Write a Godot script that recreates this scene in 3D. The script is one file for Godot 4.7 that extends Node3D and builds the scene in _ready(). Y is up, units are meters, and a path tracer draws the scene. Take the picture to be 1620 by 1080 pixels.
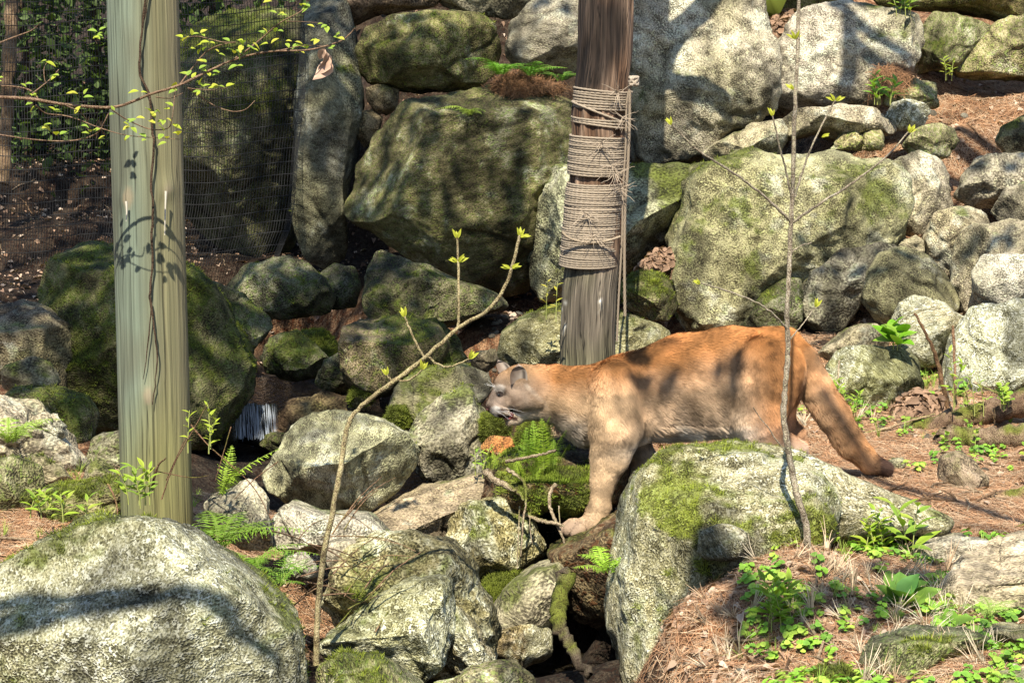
extends Node3D
# A cougar stepping between the boulders of its enclosure. Units are metres, y is up, the camera looks towards -z.

const FOCAL := 3250.0            # focal length in pixels of the 1620 wide photograph
const PITCH := 10.0
const SUN_DIR := Vector3(-0.08, 0.835, 0.55)
var eye := Vector3(0, 2, 0)
var ax := Vector3.RIGHT
var ay := Vector3.UP
var az := Vector3.BACK           # towards the viewer
var sun := SUN_DIR.normalized()
var rng := RandomNumberGenerator.new()
var na := FastNoiseLite.new()
var nb := FastNoiseLite.new()
var nc := FastNoiseLite.new()
var nr := FastNoiseLite.new()
var used := {}
var M := {}
var mesh_of := {}

class Buf:
	var v := PackedVector3Array()
	var n := PackedVector3Array()
	var c := PackedColorArray()
	var u := PackedVector2Array()
	var i := PackedInt32Array()

# ---------------------------------------------------------------- names, labels, placing
func numbered(called: String) -> String:
	var k: int = used.get(called, -1) + 1
	used[called] = k
	return called if k == 0 else "%s_%03d" % [called, k]

func tag(o: Node, label: String, category: String, group := "") -> void:
	o.set_meta("label", label)
	o.set_meta("category", category)
	if group != "": o.set_meta("group", group)

func thing(called: String, label: String, category: String, at: Vector3, group := "") -> Node3D:
	var o := Node3D.new()
	o.name = numbered(called)
	add_child(o)
	o.position = at
	tag(o, label, category, group)
	return o

func part(called: String, mesh: Mesh, mat: Material, parent: Node) -> MeshInstance3D:
	var o := MeshInstance3D.new()
	var k := 0
	var nm := called
	while parent.has_node(nm):
		k += 1
		nm = "%s_%03d" % [called, k]
	o.name = nm
	o.mesh = mesh
	o.material_override = mat
	for s in mesh.get_surface_count(): o.set_surface_override_material(s, mat)
	o.material_override = null
	parent.add_child(o, true)
	return o

func top(called: String, mesh: Mesh, mat: Material, at: Vector3) -> MeshInstance3D:
	var o := MeshInstance3D.new()
	o.name = numbered(called)
	o.mesh = mesh
	for s in mesh.get_surface_count(): o.set_surface_override_material(s, mat)
	add_child(o, true)
	o.position = at
	return o

func at(px: float, py: float, d: float) -> Vector3:      # the point at depth d that a pixel of the survey photograph shows
	return eye - az * d + ax * ((px - 810.0) * d / FOCAL) - ay * ((py - 540.0) * d / FOCAL)

func lvl(px: float, py: float, y: float) -> Vector3:     # the point of the level plane at height y on that line of sight
	return at(px, py, (eye.y - y) / (sin(deg_to_rad(PITCH)) + cos(deg_to_rad(PITCH)) * (py - 540.0) / FOCAL))

func commit(b: Buf) -> ArrayMesh:
	var arr := []
	arr.resize(Mesh.ARRAY_MAX)
	arr[Mesh.ARRAY_VERTEX] = b.v
	if b.n.size() == b.v.size(): arr[Mesh.ARRAY_NORMAL] = b.n
	if b.c.size() == b.v.size(): arr[Mesh.ARRAY_COLOR] = b.c
	if b.u.size() == b.v.size() and b.u.size() > 0: arr[Mesh.ARRAY_TEX_UV] = b.u
	arr[Mesh.ARRAY_INDEX] = b.i
	var m := ArrayMesh.new()
	m.add_surface_from_arrays(Mesh.PRIMITIVE_TRIANGLES, arr)
	return m

func enc(c: Color) -> Color:     # linear colour to the vertex colour's gamma
	return Color(pow(clampf(c.r, 0, 1), 0.4545), pow(clampf(c.g, 0, 1), 0.4545), pow(clampf(c.b, 0, 1), 0.4545))

func lin(r: float, g: float, b: float) -> Color:
	return Color(r, g, b).linear_to_srgb()

func tube(b: Buf, pts: PackedVector3Array, radii: PackedFloat32Array, col: Color, sides := 6, wob := 0.0, cap := true) -> void:
	var m := pts.size()
	var first := b.v.size()
	var side := Vector3.ZERO
	var run := 0.0
	for k in m:
		var t := (pts[mini(k + 1, m - 1)] - pts[maxi(k - 1, 0)]).normalized()
		if k == 0:
			side = t.cross(Vector3(0.3, 0.2, 0.9)).normalized()
			if side.length() < 0.1: side = t.cross(Vector3.RIGHT).normalized()
		else:
			run += pts[k].distance_to(pts[k - 1])
			side = (side - t * side.dot(t)).normalized()
		var up := t.cross(side)
		for j in sides + 1:
			var a := TAU * (j % sides) / sides
			var dir := side * cos(a) + up * sin(a)
			var r := radii[k]
			if wob > 0.0: r *= 1.0 + wob * na.get_noise_3dv((pts[k] + dir * r) * 60.0)
			b.v.append(pts[k] + dir * r)
			b.n.append(dir)
			b.c.append(enc(col))
			b.u.append(Vector2(float(j) / sides, run))
	for k in m - 1:
		for j in sides:
			var p := first + k * (sides + 1) + j
			var q := p + sides + 1
			b.i.append_array([p, q, p + 1, q, q + 1, p + 1])
	if cap:
		for e in [0, m - 1]:
			var c0 := b.v.size()
			var o: int = first + e * (sides + 1)
			var t: Vector3 = (pts[0] - pts[1]).normalized() if e == 0 else (pts[m - 1] - pts[m - 2]).normalized()
			b.v.append(pts[e]); b.n.append(t); b.c.append(enc(col)); b.u.append(Vector2(0.5, 0))
			for j in sides:
				if e == 0: b.i.append_array([c0, o + j, o + j + 1])
				else: b.i.append_array([c0, o + j + 1, o + j])

func curve(pts: PackedVector3Array, per: int) -> PackedVector3Array:      # smooth line through points
	var out := PackedVector3Array()
	var m := pts.size()
	for k in m - 1:
		var p0 := pts[maxi(k - 1, 0)]
		var p3 := pts[mini(k + 2, m - 1)]
		for s in per:
			out.append(pts[k].cubic_interpolate(pts[k + 1], p0, p3, float(s) / per))
	out.append(pts[m - 1])
	return out

func taper(m: int, r0: float, r1: float) -> PackedFloat32Array:
	var out := PackedFloat32Array()
	for k in m: out.append(lerpf(r0, r1, float(k) / maxf(1, m - 1)))
	return out

func line(px: Array, d0: float, d1: float) -> PackedVector3Array:   # [x, y, x, y ...] with depth running from d0 to d1
	var out := PackedVector3Array()
	var m := px.size() / 2
	for k in m: out.append(at(px[2 * k], px[2 * k + 1], lerpf(d0, d1, float(k) / maxf(1, m - 1))))
	return out

func shifted(pts: PackedVector3Array, o: Vector3) -> PackedVector3Array:
	var out := PackedVector3Array()
	for p in pts: out.append(p - o)
	return out

func many(called: String, mesh: Mesh, mat: Material, xf: Array, cols: Array, parent: Node) -> MultiMeshInstance3D:
	var mm := MultiMesh.new()
	mm.transform_format = MultiMesh.TRANSFORM_3D
	mm.use_colors = true
	mm.mesh = mesh
	mm.instance_count = xf.size()
	var buf := PackedFloat32Array()
	buf.resize(xf.size() * 16)
	var o := 0
	for k in xf.size():
		var t: Transform3D = xf[k]
		var bx := t.basis.x
		var by := t.basis.y
		var bz := t.basis.z
		buf[o] = bx.x; buf[o + 1] = by.x; buf[o + 2] = bz.x; buf[o + 3] = t.origin.x
		buf[o + 4] = bx.y; buf[o + 5] = by.y; buf[o + 6] = bz.y; buf[o + 7] = t.origin.y
		buf[o + 8] = bx.z; buf[o + 9] = by.z; buf[o + 10] = bz.z; buf[o + 11] = t.origin.z
		var c: Color = cols[k]
		buf[o + 12] = pow(maxf(c.r, 0.0), 0.4545); buf[o + 13] = pow(maxf(c.g, 0.0), 0.4545); buf[o + 14] = pow(maxf(c.b, 0.0), 0.4545); buf[o + 15] = 1.0
		o += 16
	mm.buffer = buf
	var n := MultiMeshInstance3D.new()
	n.multimesh = mm
	n.material_override = mat
	var nm := called
	if parent == self: nm = numbered(called)
	n.name = nm
	parent.add_child(n, true)
	n.set_meta("kind", "stuff")
	return n

# ---------------------------------------------------------------- textures and materials
func noise(seed_: int, freq: float, oct: int, kind := FastNoiseLite.TYPE_SIMPLEX_SMOOTH) -> FastNoiseLite:
	var f := FastNoiseLite.new()
	f.seed = seed_
	f.noise_type = kind
	f.frequency = freq
	f.fractal_type = FastNoiseLite.FRACTAL_FBM if oct > 1 else FastNoiseLite.FRACTAL_NONE
	f.fractal_octaves = oct
	return f

func bytes_of(f: FastNoiseLite, w: int, h: int) -> PackedByteArray:
	var im := f.get_seamless_image(w, h, false, false, 0.1, true)
	im.convert(Image.FORMAT_L8)
	return im.get_data()

func stone_texture(seed_: int, w: int, dark: Color, mid: Color, light: Color, fleck: float, lichen: Color, amount: float, crust: float) -> Array:
	var big := bytes_of(noise(seed_, 0.012, 4), w, w)
	var fine := bytes_of(noise(seed_ + 1, 0.10, 3), w, w)
	var patch := bytes_of(noise(seed_ + 2, 0.035, 4), w, w)
	var grain := bytes_of(noise(seed_ + 3, 0.30, 1), w, w)
	var col := PackedByteArray()
	col.resize(w * w * 3)
	var hgt := PackedByteArray()
	hgt.resize(w * w)
	var lo := (1.0 - amount) * 255.0
	var ramp: Array[Color] = []
	for k in 256:
		var t := clampf((k - 72.0) / 108.0, 0.0, 1.0)
		ramp.append(dark.lerp(mid, t * 2.0) if t < 0.5 else mid.lerp(light, t * 2.0 - 1.0))
	for k in w * w:
		var base := ramp[int(fine[k] * 0.6 + big[k] * 0.4)]
		var r := base.r
		var g := base.g
		var b := base.b
		var s := 1.0 + fleck * (float(grain[k]) - 128.0) / 128.0
		r *= s; g *= s; b *= s
		var e := float(patch[k]) + 0.45 * (float(fine[k]) - 128.0)
		var m := clampf((e - lo) / 22.0, 0.0, 1.0)
		r += (lichen.r * (0.7 + 0.3 * s) - r) * m; g += (lichen.g * (0.7 + 0.3 * s) - g) * m; b += (lichen.b * (0.7 + 0.3 * s) - b) * m
		var o := 3 * k
		col[o] = int(clampf(r, 0, 1) * 255.0)
		col[o + 1] = int(clampf(g, 0, 1) * 255.0)
		col[o + 2] = int(clampf(b, 0, 1) * 255.0)
		hgt[k] = int(clampf(float(big[k]) * 0.35 + float(fine[k]) * 0.4 + float(grain[k]) * 0.12 + m * crust, 0, 255))
	return [ImageTexture.create_from_image(Image.create_from_data(w, w, false, Image.FORMAT_RGB8, col)), ImageTexture.create_from_image(Image.create_from_data(w, w, false, Image.FORMAT_L8, hgt))]

func wood_texture(seed_: int, w: int, h: int, contrast: float, stretch := 1.0) -> Array:
	var f := noise(seed_, 0.05, 3)
	var g := noise(seed_ + 1, 0.012, 2)
	var col := PackedByteArray()
	col.resize(w * h * 3)
	var hgt := PackedByteArray()
	hgt.resize(w * h)
	for y in h:
		for x in w:
			var a := TAU * x / w
			var cx := cos(a) * 140.0
			var cz := sin(a) * 140.0
			var wv := g.get_noise_3d(cx * 0.5, y * 0.35, cz * 0.5) * 14.0
			var n := f.get_noise_3d(cx + wv, y * 0.045 * stretch, cz)
			var fine := f.get_noise_3d(cx * 3.0 + wv * 2.0, y * 0.10 * stretch + 90.0, cz * 3.0)
			var crack := clampf((absf(f.get_noise_3d(cx * 0.30 + 500.0, y * 0.008 * stretch, cz * 0.30)) - 0.002) / 0.016, 0.0, 1.0)
			var s := clampf(0.74 + contrast * (n * 0.9 + fine * 0.5), 0.0, 1.0) * (0.5 + 0.5 * crack)
			var k := y * w + x
			col[3 * k] = int(s * 255.0)
			col[3 * k + 1] = int(s * 250.0)
			col[3 * k + 2] = int(s * 240.0)
			hgt[k] = int(clampf(90.0 + 90.0 * n + 60.0 * fine, 0, 200) * (0.35 + 0.65 * crack))
	return [ImageTexture.create_from_image(Image.create_from_data(w, h, false, Image.FORMAT_RGB8, col)), ImageTexture.create_from_image(Image.create_from_data(w, h, false, Image.FORMAT_L8, hgt))]

func plain(rough: float, r := 1.0, g := 1.0, b := 1.0, spec := 0.3) -> StandardMaterial3D:
	var m := StandardMaterial3D.new()
	m.albedo_color = lin(r, g, b)
	m.roughness = rough
	m.metallic_specular = spec
	m.vertex_color_use_as_albedo = true
	m.vertex_color_is_srgb = true
	return m

func stone(tex: Array, per_metre: float, relief: float, rough := 0.95) -> StandardMaterial3D:
	var m := plain(rough)
	m.albedo_texture = tex[0]
	m.heightmap_enabled = true
	m.heightmap_texture = tex[1]
	m.heightmap_scale = relief
	m.uv1_triplanar = true
	m.uv1_triplanar_sharpness = 4.0
	m.uv1_scale = Vector3.ONE * per_metre
	return m

func leafy(rough := 0.6, through := 0.35) -> StandardMaterial3D:
	var m := plain(rough)
	m.cull_mode = BaseMaterial3D.CULL_DISABLED
	m.backlight_enabled = true
	m.backlight = lin(through * 2.0, through * 2.0, through * 0.9)
	return m

func materials() -> void:
	M.granite = stone(stone_texture(11, 768, Color(0.40, 0.39, 0.36), Color(0.74, 0.73, 0.69), Color(1.0, 0.99, 0.95), 0.26, Color(0.95, 0.96, 0.88), 0.36, 30.0), 1.1, 1.1)
	M.lichen = stone(stone_texture(31, 768, Color(0.33, 0.32, 0.26), Color(0.68, 0.67, 0.57), Color(0.97, 0.96, 0.88), 0.22, Color(1.0, 1.0, 0.96), 0.43, 50.0), 1.45, 1.3)
	M.mossy = stone(stone_texture(51, 768, Color(0.32, 0.31, 0.27), Color(0.68, 0.67, 0.58), Color(1.0, 1.0, 0.90), 0.28, Color(0.70, 0.78, 0.52), 0.36, 40.0), 1.15, 1.4)
	for g in ["granite", "lichen", "mossy"]:
		for k in 2:
			var v: StandardMaterial3D = M[g].duplicate()
			v.uv1_scale = M[g].uv1_scale * (Vector3.ONE * 0.72 if k == 0 else Vector3(0.75, 2.1, 0.85))
			v.uv1_offset = Vector3(0.37, 0.71, 0.13) * (k + 1)
			M[g + str(k)] = v
	M.soil = stone(stone_texture(71, 512, Color(0.35, 0.33, 0.31), Color(0.68, 0.66, 0.63), Color(1, 0.98, 0.94), 0.35, Color(0.55, 0.42, 0.34), 0.40, 30.0), 1.4, 1.6)
	var w := wood_texture(91, 512, 768, 0.17)
	M.post = plain(0.85)
	M.post.albedo_texture = w[0]
	M.post.heightmap_enabled = true
	M.post.heightmap_texture = w[1]
	M.post.heightmap_scale = 0.5
	M.post.uv1_scale = Vector3(1, 0.38, 1)
	M.log = M.post.duplicate()
	var lw := wood_texture(95, 384, 640, 0.34, 3.0)
	M.log.albedo_texture = lw[0]
	M.log.heightmap_texture = lw[1]
	M.log.heightmap_scale = 1.6
	M.log.uv1_scale = Vector3(1, 0.5, 1)
	M.bark = stone(stone_texture(111, 512, Color(0.4, 0.36, 0.32), Color(0.7, 0.66, 0.6), Color(1, 0.97, 0.92), 0.3, Color(0.85, 0.85, 0.75), 0.35, 20.0), 3.0, 0.5, 0.9)
	M.rope = plain(0.95)
	M.twig = plain(0.75)
	M.leaf = leafy()
	M.blade = leafy(0.55, 0.3)
	M.dead = leafy(0.85, 0.15)
	M.moss = leafy(0.9, 0.25)
	M.fur = plain(0.72, 1, 1, 1, 0.25)
	M.skin = plain(0.85, 1, 1, 1, 0.2)
	M.wet = plain(0.25, 1, 1, 1, 0.5)
	M.eye = plain(0.08, 1, 1, 1, 0.5)
	M.wire = plain(0.6, 0.02, 0.02, 0.02)
	M.wire.roughness = 0.85
	var ripple := noise(131, 0.02, 3).get_seamless_image(512, 512)
	M.water = StandardMaterial3D.new()
	M.water.albedo_color = Color(0.55, 0.5, 0.4, 0.04)
	M.water.refraction_enabled = true
	M.water.refraction_scale = 0.033
	M.water.roughness = 0.04
	M.water.heightmap_enabled = true
	M.water.heightmap_texture = ImageTexture.create_from_image(ripple)
	M.water.heightmap_scale = 4.0
	M.water.uv1_triplanar = true
	M.water.uv1_scale = Vector3.ONE * 2.2
	M.fall = StandardMaterial3D.new()
	M.fall.albedo_color = Color(0.90, 0.94, 0.98, 0.9)
	M.fall.transparency = BaseMaterial3D.TRANSPARENCY_ALPHA
	M.fall.roughness = 0.3
	M.fall.vertex_color_use_as_albedo = true

# ---------------------------------------------------------------- the ground
const GX0 := -4.6
const GZ0 := -16.0
const GS := 0.05
const GNX := 194
const GNZ := 250
var hgrid := PackedFloat32Array()
var cpts := PackedVector3Array()

func raw_height(x: float, z: float) -> float:
	var sw := 0.0
	var sy := 0.0
	for p in cpts:
		var dx := p.x - x
		var dz := p.z - z
		var d2 := dx * dx + dz * dz + 0.012
		var w := 1.0 / (d2 * d2)
		sw += w
		sy += w * p.y
	return sy / sw + 0.035 * na.get_noise_2d(x * 9.0, z * 9.0) + 0.012 * na.get_noise_2d(x * 40.0, z * 40.0)

func ground(x: float, z: float) -> float:
	var fx := (x - GX0) / GS
	var fz := (z - GZ0) / GS
	if fx < 0 or fz < 0 or fx >= GNX - 1.001 or fz >= GNZ - 1.001: return raw_height(x, z)
	var ix := int(fx)
	var iz := int(fz)
	fx -= ix
	fz -= iz
	var k := iz * GNX + ix
	return lerpf(lerpf(hgrid[k], hgrid[k + 1], fx), lerpf(hgrid[k + GNX], hgrid[k + GNX + 1], fx), fz)

func ground_normal(x: float, z: float) -> Vector3:
	return Vector3(ground(x - 0.05, z) - ground(x + 0.05, z), 0.1, ground(x, z - 0.05) - ground(x, z + 0.05)).normalized()

func on_ground(px: float, py: float) -> Vector3:         # where that line of sight first meets the ground
	var d := 4.5
	while d < 18.0:
		var p := at(px, py, d)
		if p.y < ground(p.x, p.z): return p
		d += 0.03
	return at(px, py, 12.0)

func build_ground() -> void:
	for g in [[1600, 1080, 0], [1300, 1080, -0.04], [1120, 1080, -0.45], [1060, 1000, -0.6], [1150, 1040, -0.12], [1215, 1080, -0.08], [1250, 950, 0.03], [1200, 908, 0.08], [1270, 864, 0.10], [1150, 950, 0.0], [1235, 885, 0.09], [1400, 900, 0.02], [1600, 900, 0], [1500, 800, 0], [1350, 760, 0], [1600, 720, 0], [1200, 740, 0], [1060, 760, -0.03],
			[1450, 660, 0.02], [1600, 660, 0.03], [1300, 680, 0], [1380, 600, 0.06], [1600, 600, 0.1], [950, 600, -0.05], [1050, 600, 0.0], [850, 655, -0.1], [960, 700, -0.02], [900, 730, -0.04], [830, 720, -0.08], [700, 560, -0.05],
			[480, 600, -0.34], [330, 620, -0.36], [400, 690, -0.46], [560, 700, -0.48], [700, 760, -0.55], [850, 870, -0.72], [960, 1060, -0.72], [880, 1080, -0.74], [1000, 1085, -0.7], [950, 980, -0.68], [900, 840, -0.66],
			[300, 720, -0.34], [500, 830, -0.4], [620, 870, -0.4], [740, 900, -0.6], [600, 1000, -0.4], [780, 1070, -0.62], [520, 1060, -0.36], [60, 820, 0.05], [200, 815, 0.03], [250, 800, 0.02], [20, 760, 0.05], [110, 790, 0.04],
			[400, 830, -0.1], [430, 900, -0.14], [470, 1000, -0.24], [150, 700, -0.15], [60, 690, 0.0], [-60, 1080, 0.0], [300, 1080, -0.1], [-150, 800, 0.1], [-200, 1000, 0.1], [1750, 900, 0.02], [1750, 700, 0.06], [1000, 850, -0.14], [960, 850, -0.2]]:
		cpts.append(lvl(g[0], g[1], g[2]))
	for g in [[1330, 540, 10.5], [1470, 500, 10.8], [1600, 470, 10.9], [1440, 370, 11.5], [1550, 300, 12.0], [1500, 200, 12.5], [1600, 150, 12.9], [1420, 110, 13.2], [1300, 10, 13.9], [1600, 10, 14.1], [1600, -120, 15.5], [1200, -120, 15.5],
			[780, 500, 11.2], [700, 430, 12.5], [850, 300, 13.3], [700, 100, 13.6], [950, 100, 13.8], [1150, 300, 13.3], [1200, 490, 12.1], [1060, 470, 12.0], [1100, 60, 14.2], [700, -100, 15.0], [560, 430, 12.2], [420, 410, 12.5], [330, 405, 12.6],
			[100, 345, 13.1], [50, 260, 13.9], [200, 120, 15.0], [400, 100, 15.0], [0, 450, 12.0], [250, 450, 12.0], [1800, 300, 12.0], [1800, 100, 13.2], [-150, 300, 13.5]]:
		cpts.append(at(g[0], g[1], g[2]))
	for g in [[820, 1150, 7.1], [960, 1150, 7.1], [880, 1250, 6.6], [960, 1250, 6.5], [860, 1350, 6.0], [940, 1350, 5.9], [760, 1200, 6.6]]:
		cpts.append(at(g[0], g[1], g[2]))
	for p in [[0, -1.0, -5.2], [0, -0.9, -4], [-3, -0.1, -4], [3, -0.05, -4], [0, -0.4, 0], [-5, 0, 0], [5, 0, 0], [-7, 0.1, -8], [7, 0.1, -8], [-8, 1.5, -14], [8, 1.5, -14], [0, 3.4, -19], [-8, 3.6, -20], [8, 3.4, -20], [0, 6.5, -28], [-20, 6, -30], [20, 6, -30],
			[0, 9, -60], [-50, 8, -60], [50, 8, -60], [-40, 1, 0], [40, 1, 0], [-30, 0, 40], [30, 0, 40], [0, 0, 20]]:
		cpts.append(Vector3(p[0], p[1], p[2]))
	hgrid.resize(GNX * GNZ)
	for iz in GNZ:
		for ix in GNX:
			hgrid[iz * GNX + ix] = raw_height(GX0 + ix * GS, GZ0 + iz * GS)
	var xs := PackedFloat32Array([-80, -50, -30, -18, -12, -8, -6, -5])
	for k in GNX: xs.append(GX0 + k * GS)
	for e in [5.5, 6.5, 8, 12, 18, 30, 50, 80]: xs.append(e)
	var zs := PackedFloat32Array([-90, -60, -42, -30, -24, -20, -18, -17])
	for k in GNZ: zs.append(GZ0 + k * GS)
	for e in [-3, -2, 0, 3, 8, 20, 40, 80]: zs.append(e)
	var b := Buf.new()
	for z in zs:
		for x in xs:
			var inside := x >= GX0 and x < GX0 + (GNX - 1.01) * GS and z >= GZ0 and z < GZ0 + (GNZ - 1.01) * GS
			var y := ground(x, z) if inside else raw_height(x, z)
			b.v.append(Vector3(x, y, z))
			var n := ground_normal(x, z) if inside else Vector3.UP
			b.n.append(n)
			var t := na.get_noise_3d(x * 5, y * 5, z * 5)
			var needles := Color(0.44, 0.25, 0.135)
			var litter := Color(0.28, 0.175, 0.105)
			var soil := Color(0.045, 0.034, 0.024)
			var c := needles.lerp(litter, clampf(0.5 + t * 1.2, 0, 1))
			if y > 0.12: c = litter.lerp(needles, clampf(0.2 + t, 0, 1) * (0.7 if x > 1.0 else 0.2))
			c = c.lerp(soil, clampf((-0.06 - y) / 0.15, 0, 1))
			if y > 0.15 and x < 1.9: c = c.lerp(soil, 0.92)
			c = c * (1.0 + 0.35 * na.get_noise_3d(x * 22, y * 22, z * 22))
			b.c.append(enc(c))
	var w := xs.size()
	for r in zs.size() - 1:
		for q in w - 1:
			var k := r * w + q
			b.i.append_array([k, k + 1, k + w, k + 1, k + w + 1, k + w])
	var o := top("ground", commit(b), M.soil, Vector3.ZERO)
	o.set_meta("kind", "structure")

# ---------------------------------------------------------------- boulders
var look := {
	"pale": {"tint": Color(0.51, 0.46, 0.365), "lichen": 0.5, "moss": 0.10, "stain": 0.5, "mat": "granite"},
	"crust": {"tint": Color(0.58, 0.56, 0.475), "lichen": 0.7, "moss": 0.16, "stain": 0.5, "mat": "lichen"},
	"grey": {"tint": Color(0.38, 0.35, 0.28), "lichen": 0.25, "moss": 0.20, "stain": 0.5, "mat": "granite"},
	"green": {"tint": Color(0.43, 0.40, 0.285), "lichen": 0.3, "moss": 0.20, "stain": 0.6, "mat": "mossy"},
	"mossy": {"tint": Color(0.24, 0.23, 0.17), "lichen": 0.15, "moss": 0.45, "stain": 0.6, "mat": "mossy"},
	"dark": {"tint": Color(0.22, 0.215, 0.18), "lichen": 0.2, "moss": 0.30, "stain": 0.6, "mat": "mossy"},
	"brown": {"tint": Color(0.30, 0.22, 0.16), "lichen": 0.1, "moss": 0.12, "stain": 0.4, "mat": "granite"},
	"white": {"tint": Color(0.54, 0.51, 0.45), "lichen": 0.5, "moss": 0.05, "stain": 0.3, "mat": "granite"},
}
var tuft_mesh: ArrayMesh
var needle_lock: ArrayMesh
var n_tufts := 0

func rock(called: String, label: String, style: String, px: Array, d: float, opt := {}) -> MeshInstance3D:
	var st: Dictionary = look[style].duplicate()
	st.merge(opt, true)
	var seed_: int = hash(label) & 0xffff
	rng.seed = seed_
	# outline in metres about its middle
	var m := px.size() / 2
	var mid := Vector2.ZERO
	var area := 0.0
	for k in m:
		var a := Vector2(px[2 * k], px[2 * k + 1])
		var e := Vector2(px[(2 * k + 2) % (2 * m)], px[(2 * k + 3) % (2 * m)])
		var cr := a.cross(e)
		area += cr
		mid += (a + e) * cr
	mid /= 3.0 * area
	var s := d / FOCAL
	var poly := PackedVector2Array()
	for k in m: poly.append(Vector2((px[2 * k] - mid.x) * s, -(px[2 * k + 1] - mid.y) * s))
	const NT := 160
	var rad := PackedFloat32Array()
	rad.resize(NT)
	for t in NT:
		var a := TAU * t / NT
		var far := Vector2(cos(a), sin(a)) * 20.0
		var best := 0.0
		for k in m:
			var hit = Geometry2D.segment_intersects_segment(Vector2.ZERO, far, poly[k], poly[(k + 1) % m])
			if hit != null: best = maxf(best, hit.length())
		rad[t] = best
	for pass_ in st.get("smooth", 1):
		var r2 := rad.duplicate()
		for t in NT: r2[t] = 0.25 * rad[(t + NT - 1) % NT] + 0.5 * rad[t] + 0.25 * rad[(t + 1) % NT]
		rad = r2
	var lo := Vector2(9, 9)
	var hi := Vector2(-9, -9)
	for q in poly:
		lo = lo.min(q)
		hi = hi.max(q)
	var size := hi - lo
	var mean := sqrt(absf(area) * 0.5) * s
	var T: float = st.get("t", 0.42 * mean + 0.12 * minf(size.x, size.y))
	var p: float = st.get("p", 3.0)
	# flattened faces
	var fn := PackedVector3Array()
	var fo := PackedFloat32Array()
	var faces: Array = []
	if st.has("faces"): faces = st.faces.duplicate()
	else:
		faces.append([rng.randf_range(-0.4, 0.4), rng.randf_range(0.5, 0.9), 0.6, rng.randf_range(0.7, 0.86)])
		for k in st.get("cuts", 8):
			faces.append([rng.randf_range(-1.0, 1.0), rng.randf_range(-1.0, 0.8), rng.randf_range(0.4, 1.0), rng.randf_range(0.62, 0.9)])
	for f in faces:
		var n := Vector3(f[0], f[1], f[2]).normalized()
		var sup := 0.0
		for t in 40:
			for zz in 9:
				var el := zz * PI / 16.0
				var dir := Vector3(cos(TAU * t / 40) * cos(el), sin(TAU * t / 40) * cos(el), sin(el))
				sup = maxf(sup, n.dot(shape_at(dir, rad, T, p)))
		fn.append(n)
		fo.append(sup * float(f[3]))
	var centre := at(mid.x, mid.y, d)
	var rough: float = st.get("rough", 1.0)
	var a1: float = 0.052 * mean * rough
	var k1: float = 1.3 / mean
	var cracked: float = st.get("crack", 0.8)
	var kc := clampf(2.0 / mean, 2.5, 9.0)
	var off := Vector3(rng.randf() * 90.0, rng.randf() * 90.0, 0)
	var ext := maxf(size.x, size.y) / s * 0.632
	var N: int = clampi(int(ext / 2.6), 14, 120)
	var b := Buf.new()
	var bas := Basis(ax, ay, az)
	var turn := Basis(Vector3(rng.randf_range(-1, 1), rng.randf_range(-1, 1), rng.randf_range(-1, 1)).normalized(), rng.randf() * TAU)
	var back := turn.transposed()
	var tint: Color = st.tint
	var lichen: float = st.lichen
	var moss: float = st.moss
	var stain: float = st.stain
	var mdir: Vector2 = st.get("mdir", Vector2.ZERO)
	var warm := rng.randf_range(-0.04, 0.06)
	tint = Color(tint.r * (1.0 + warm), tint.g, tint.b * (1.0 - warm))
	var green := Color(0.105, 0.125, 0.022)
	if st.has("green"): green = st.green
	var olive := tint.lerp(Color(0.35, 0.33, 0.15), 0.5)
	var cover: bool = st.has("cover")
	var tx: Array = []
	var tc: Array = []
	var per_tuft: float = st.get("tufts", {"mossy": 0.10, "green": 0.08, "dark": 0.05, "pale": 0.05, "crust": 0.06}.get(style, 0.0))
	var axes := [[Vector3(0, 0, 1), Vector3(1, 0, 0), Vector3(0, 1, 0), 1.0], [Vector3(1, 0, 0), Vector3(0, 0, -1), Vector3(0, 1, 0), 0.6], [Vector3(-1, 0, 0), Vector3(0, 0, 1), Vector3(0, 1, 0), 0.6],
		[Vector3(0, 1, 0), Vector3(1, 0, 0), Vector3(0, 0, -1), 0.6], [Vector3(0, -1, 0), Vector3(1, 0, 0), Vector3(0, 0, 1), 0.5], [Vector3(0, 0, -1), Vector3(-1, 0, 0), Vector3(0, 1, 0), 0.3]]
	for f in axes:
		var nu := N
		var nv := N
		if absf(f[1].z) > 0.5: nu = int(N * 0.6)
		if absf(f[2].z) > 0.5: nv = int(N * 0.6)
		if f[3] < 0.4:
			nu = int(N * 0.4)
			nv = int(N * 0.4)
		var w := nu + 3
		var pos := PackedVector3Array()
		pos.resize(w * (nv + 3))
		for iv in nv + 3:
			for iu in w:
				var uu := tan(((iu - 1.0) / nu * 2.0 - 1.0) * PI / 4.0)
				var vv := tan(((iv - 1.0) / nv * 2.0 - 1.0) * PI / 4.0)
				var dir: Vector3 = (f[0] + f[1] * uu + f[2] * vv).normalized()
				var q := shape_at(dir, rad, T, p)
				for k in fn.size():
					var over := q.dot(fn[k]) - fo[k]
					if over > 0.0: q -= fn[k] * over * 0.96
				var wq := centre + q
				var disp := a1 * na.get_noise_3dv(wq * k1 * 4.0) + 0.030 * rough * nb.get_noise_3dv(wq * 9.0) + 0.014 * rough * nr.get_noise_3dv(wq * 16.0) + 0.006 * rough * nb.get_noise_3dv(wq * 50.0)
				var crack := clampf(1.0 - absf(na.get_noise_3dv(wq * kc + off)) * 22.0, 0, 1)
				pos[iv * w + iu] = q + dir * (disp - 0.016 * crack * cracked)
		var first := b.v.size()
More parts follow.
